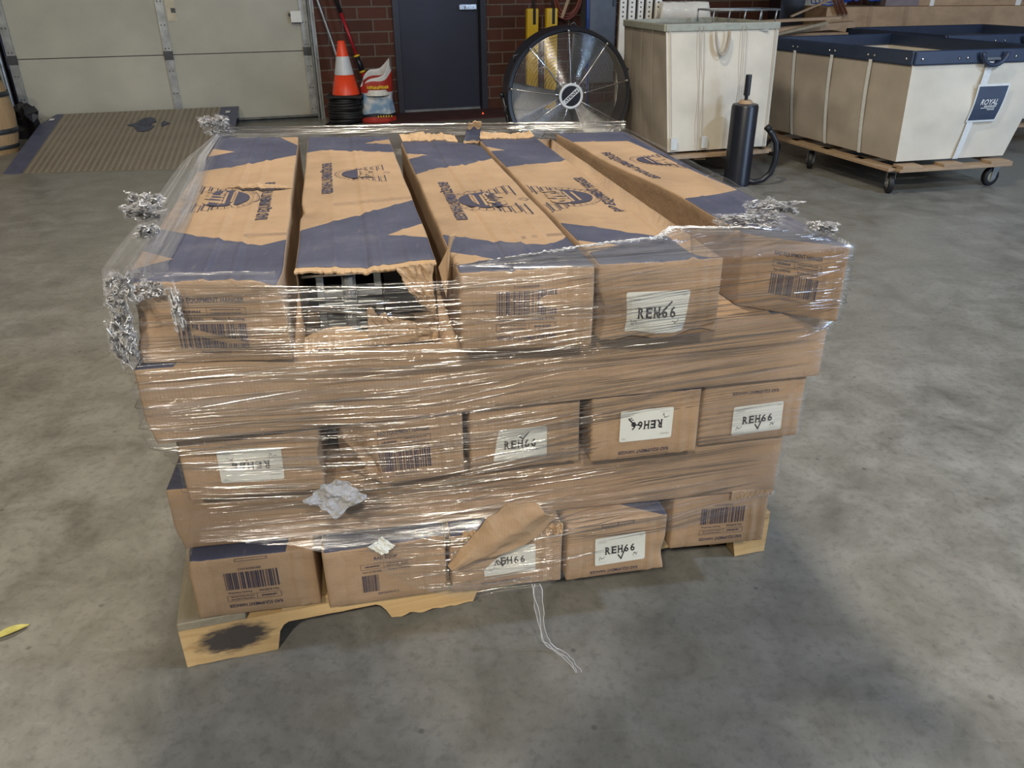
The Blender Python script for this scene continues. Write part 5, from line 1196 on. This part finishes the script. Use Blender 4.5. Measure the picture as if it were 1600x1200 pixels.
for i, (a_, b_, w1, w2, lab) in enumerate(PLK):
    o = MB().bar(a_, b_, w1, w2).build('wooden_plank', M_ply if i != 2 else M_woodgrey); tag(o, lab, 'plank')
crate('open_carton', 2.15, 2.98, 7.6, 8.2, 0, .82, M_card, 'brown carton under the wooden pile, between the canvas bin and the long carton')
crate('dark_bin', 2.75, 3.0, 8.9, 9.3, 0, 1.6, M_blackp, 'dark navy panel standing behind the copper pipes', 'panel')
# ---- leaf and litter on the floor
def leaf(s, t): wv = .012*math.sin(min(1, max(0, t))*PI)**.8; return Vector(((s-.5)*2*wv, (t-.5)*.075, .003+.006*math.sin(t*PI)+.004*abs(s-.5)))
o = MB().grid(leaf, 6, 14).build('dry_leaf', M_leaf, None, True); o.location = (-1.085, 1.285, 0); o.rotation_euler = (0, 0, -.9); tag(o, 'small dry yellow-green leaf on the floor at the left edge', 'leaf')
# ---------------------------------------------------------------- the person taking the photograph (stands behind the camera; shadows reach the floor)
def skin(name, chain, mat, parent, sub=2, root=0):
    # chain: (verts [(x,y,z,r)], edges)
    vs, es = chain; me = bpy.data.meshes.new(name); me.from_pydata([v[:3] for v in vs], es, []); me.materials.append(mat)
    o = bpy.data.objects.new(name, me); COL.objects.link(o); o.parent = parent
    m = o.modifiers.new('skin', 'SKIN'); m.use_smooth_shade = True
    for i, v in enumerate(vs):
        sv = me.skin_vertices[0].data[i]; r = v[3] if isinstance(v[3], tuple) else (v[3], v[3]); sv.radius = r; sv.use_root = (i == root)
    q = o.modifiers.new('sub', 'SUBSURF'); q.levels = sub; q.render_levels = sub; return o
PN = empty('person', (0, -.42, 0), 0, 'person in dark jacket and jeans standing and holding up a phone', 'person')
M_skin = plain('skin', (.55, .33, .24), .5); M_jack = plain('dark_jacket', (.04, .045, .06), .8); M_jean = plain('blue_jeans', (.06, .09, .16), .85); M_hair = plain('brown_hair', (.05, .03, .02), .7)
body = [(0, 0, .98, (.16, .11)), (0, .0, 1.12, (.145, .10)), (0, .0, 1.28, (.165, .115)), (0, -.01, 1.42, (.17, .11)), (0, 0, 1.49, (.07, .065)), (0, .03, 1.56, (.055, .06)), (0, .05, 1.63, (.075, .09)), (0, .055, 1.71, (.078, .095)), (0, .05, 1.765, (.05, .06))]
ed = [(i, i+1) for i in range(8)]
for sx in (-1, 1):
    i = len(body); body += [(sx*.17, -.01, 1.42, .062), (sx*.27, .02, 1.28, .052), (sx*.33, .06, 1.13, .045), (sx*.20, .20, 1.16, .036), (sx*.085, .325, 1.205, .026), (sx*.075, .35, 1.215, (.022, .036))]
    ed += [(3, i), (i, i+1), (i+1, i+2), (i+2, i+3), (i+3, i+4), (i+4, i+5)]
    i = len(body); body += [(sx*.09, 0, .90, .095), (sx*.10, .02, .70, .078), (sx*.10, .03, .50, .058), (sx*.105, .0, .30, .055), (sx*.11, -.02, .10, .042), (sx*.115, .05, .05, (.040, .035)), (sx*.12, .15, .035, (.042, .028))]
    ed += [(0, i)]+[(i+k, i+k+1) for k in range(6)]
bo = skin('body', (body, ed), M_skin, PN)
jk = [v if k else (0, 0, .95, (.175, .125)) for k, v in enumerate(body[:5])]; jk = [(x, y, z, (r[0]+.028, r[1]+.028)) for x, y, z, r in jk]; je = [(0, 1), (1, 2), (2, 3), (3, 4)]
for sx in (-1, 1):
    i = len(jk); jk += [(sx*.17, -.01, 1.42, .075), (sx*.27, .02, 1.28, .074), (sx*.33, .06, 1.13, .066), (sx*.20, .20, 1.16, .050), (sx*.105, .295, 1.192, .038)]; je += [(3, i)]+[(i+k, i+k+1) for k in range(4)]
skin('jacket', (jk, je), M_jack, PN)
tr = [(0, 0, .98, (.165, .12))]; te = []
for sx in (-1, 1):
    i = len(tr); tr += [(sx*.09, 0, .88, .108), (sx*.10, .02, .70, .090), (sx*.10, .03, .50, .070), (sx*.105, .0, .30, .066), (sx*.11, -.02, .09, .060)]; te += [(0, i)]+[(i+k, i+k+1) for k in range(4)]
skin('trousers', (tr, te), M_jean, PN)
for sx in (-1, 1):
    skin('shoe', ([(sx*.11, -.05, .05, .048), (sx*.115, .05, .05, (.050, .040)), (sx*.12, .17, .035, (.048, .030))], [(0, 1), (1, 2)]), M_blackr, PN)
    # five fingers closed round the phone's edge
    for k, (L, z) in enumerate(((.030, 1.247), (.034, 1.234), (.033, 1.220), (.026, 1.207))):
        skin('finger', ([(sx*.082, .352, z-.004, .0095), (sx*.086, .372, z, .0088), (sx*.078, .392, z+.002, .0082), (sx*(.078-L*.7), .397, z+.004, .0070)], [(0, 1), (1, 2), (2, 3)]), M_skin, bo, 1)
    skin('thumb', ([(sx*.078, .342, 1.222, .0115), (sx*.070, .352, 1.242, .0105), (sx*.055, .364, 1.252, .0090)], [(0, 1), (1, 2)]), M_skin, bo, 1)
HD = Matrix.Translation((0, .055, 1.70)) @ Matrix.Rotation(-.25, 4, 'X')
MB().lathe([(0, .105), (.05, .093), (.082, .055), (.092, .0), (.088, -.04)], 24, 0, HD @ Matrix.Translation((0, -.015, .01))).build('hair', M_hair, PN, True)
for sx in (-1, 1):
    MB().lathe([(0, .012), (.010, .008), (.013, 0), (.010, -.008), (0, -.012)], 12, 0, HD @ Matrix.Translation((sx*.031, .083, -.012))).build('eye', M_plasticw, PN, True)
    MB().lathe([(0, .02), (.012, .016), (.016, 0), (.012, -.024), (0, -.028)], 12, 0, HD @ Matrix.Translation((sx*.082, .0, -.02))).build('ear', M_skin, PN, True)
skin('nose', ([(0, .088, 1.70, .008), (0, .105, 1.672, .011)], [(0, 1)]), M_skin, PN, 1)
MB().box(-.024, .024, .096, .104, 1.640, 1.648).build('mouth', plain('lips', (.40, .15, .13), .5), PN)
PH = empty('mobile_phone', (0, -.035, 1.245), 0, 'black mobile phone held up in both hands', 'phone'); PH.rotation_euler = (-.47, 0, 0)
bevel(MB().box(-.074, .074, -.004, .004, -.036, .036).build('phone_body', M_blackp, PH), .003)
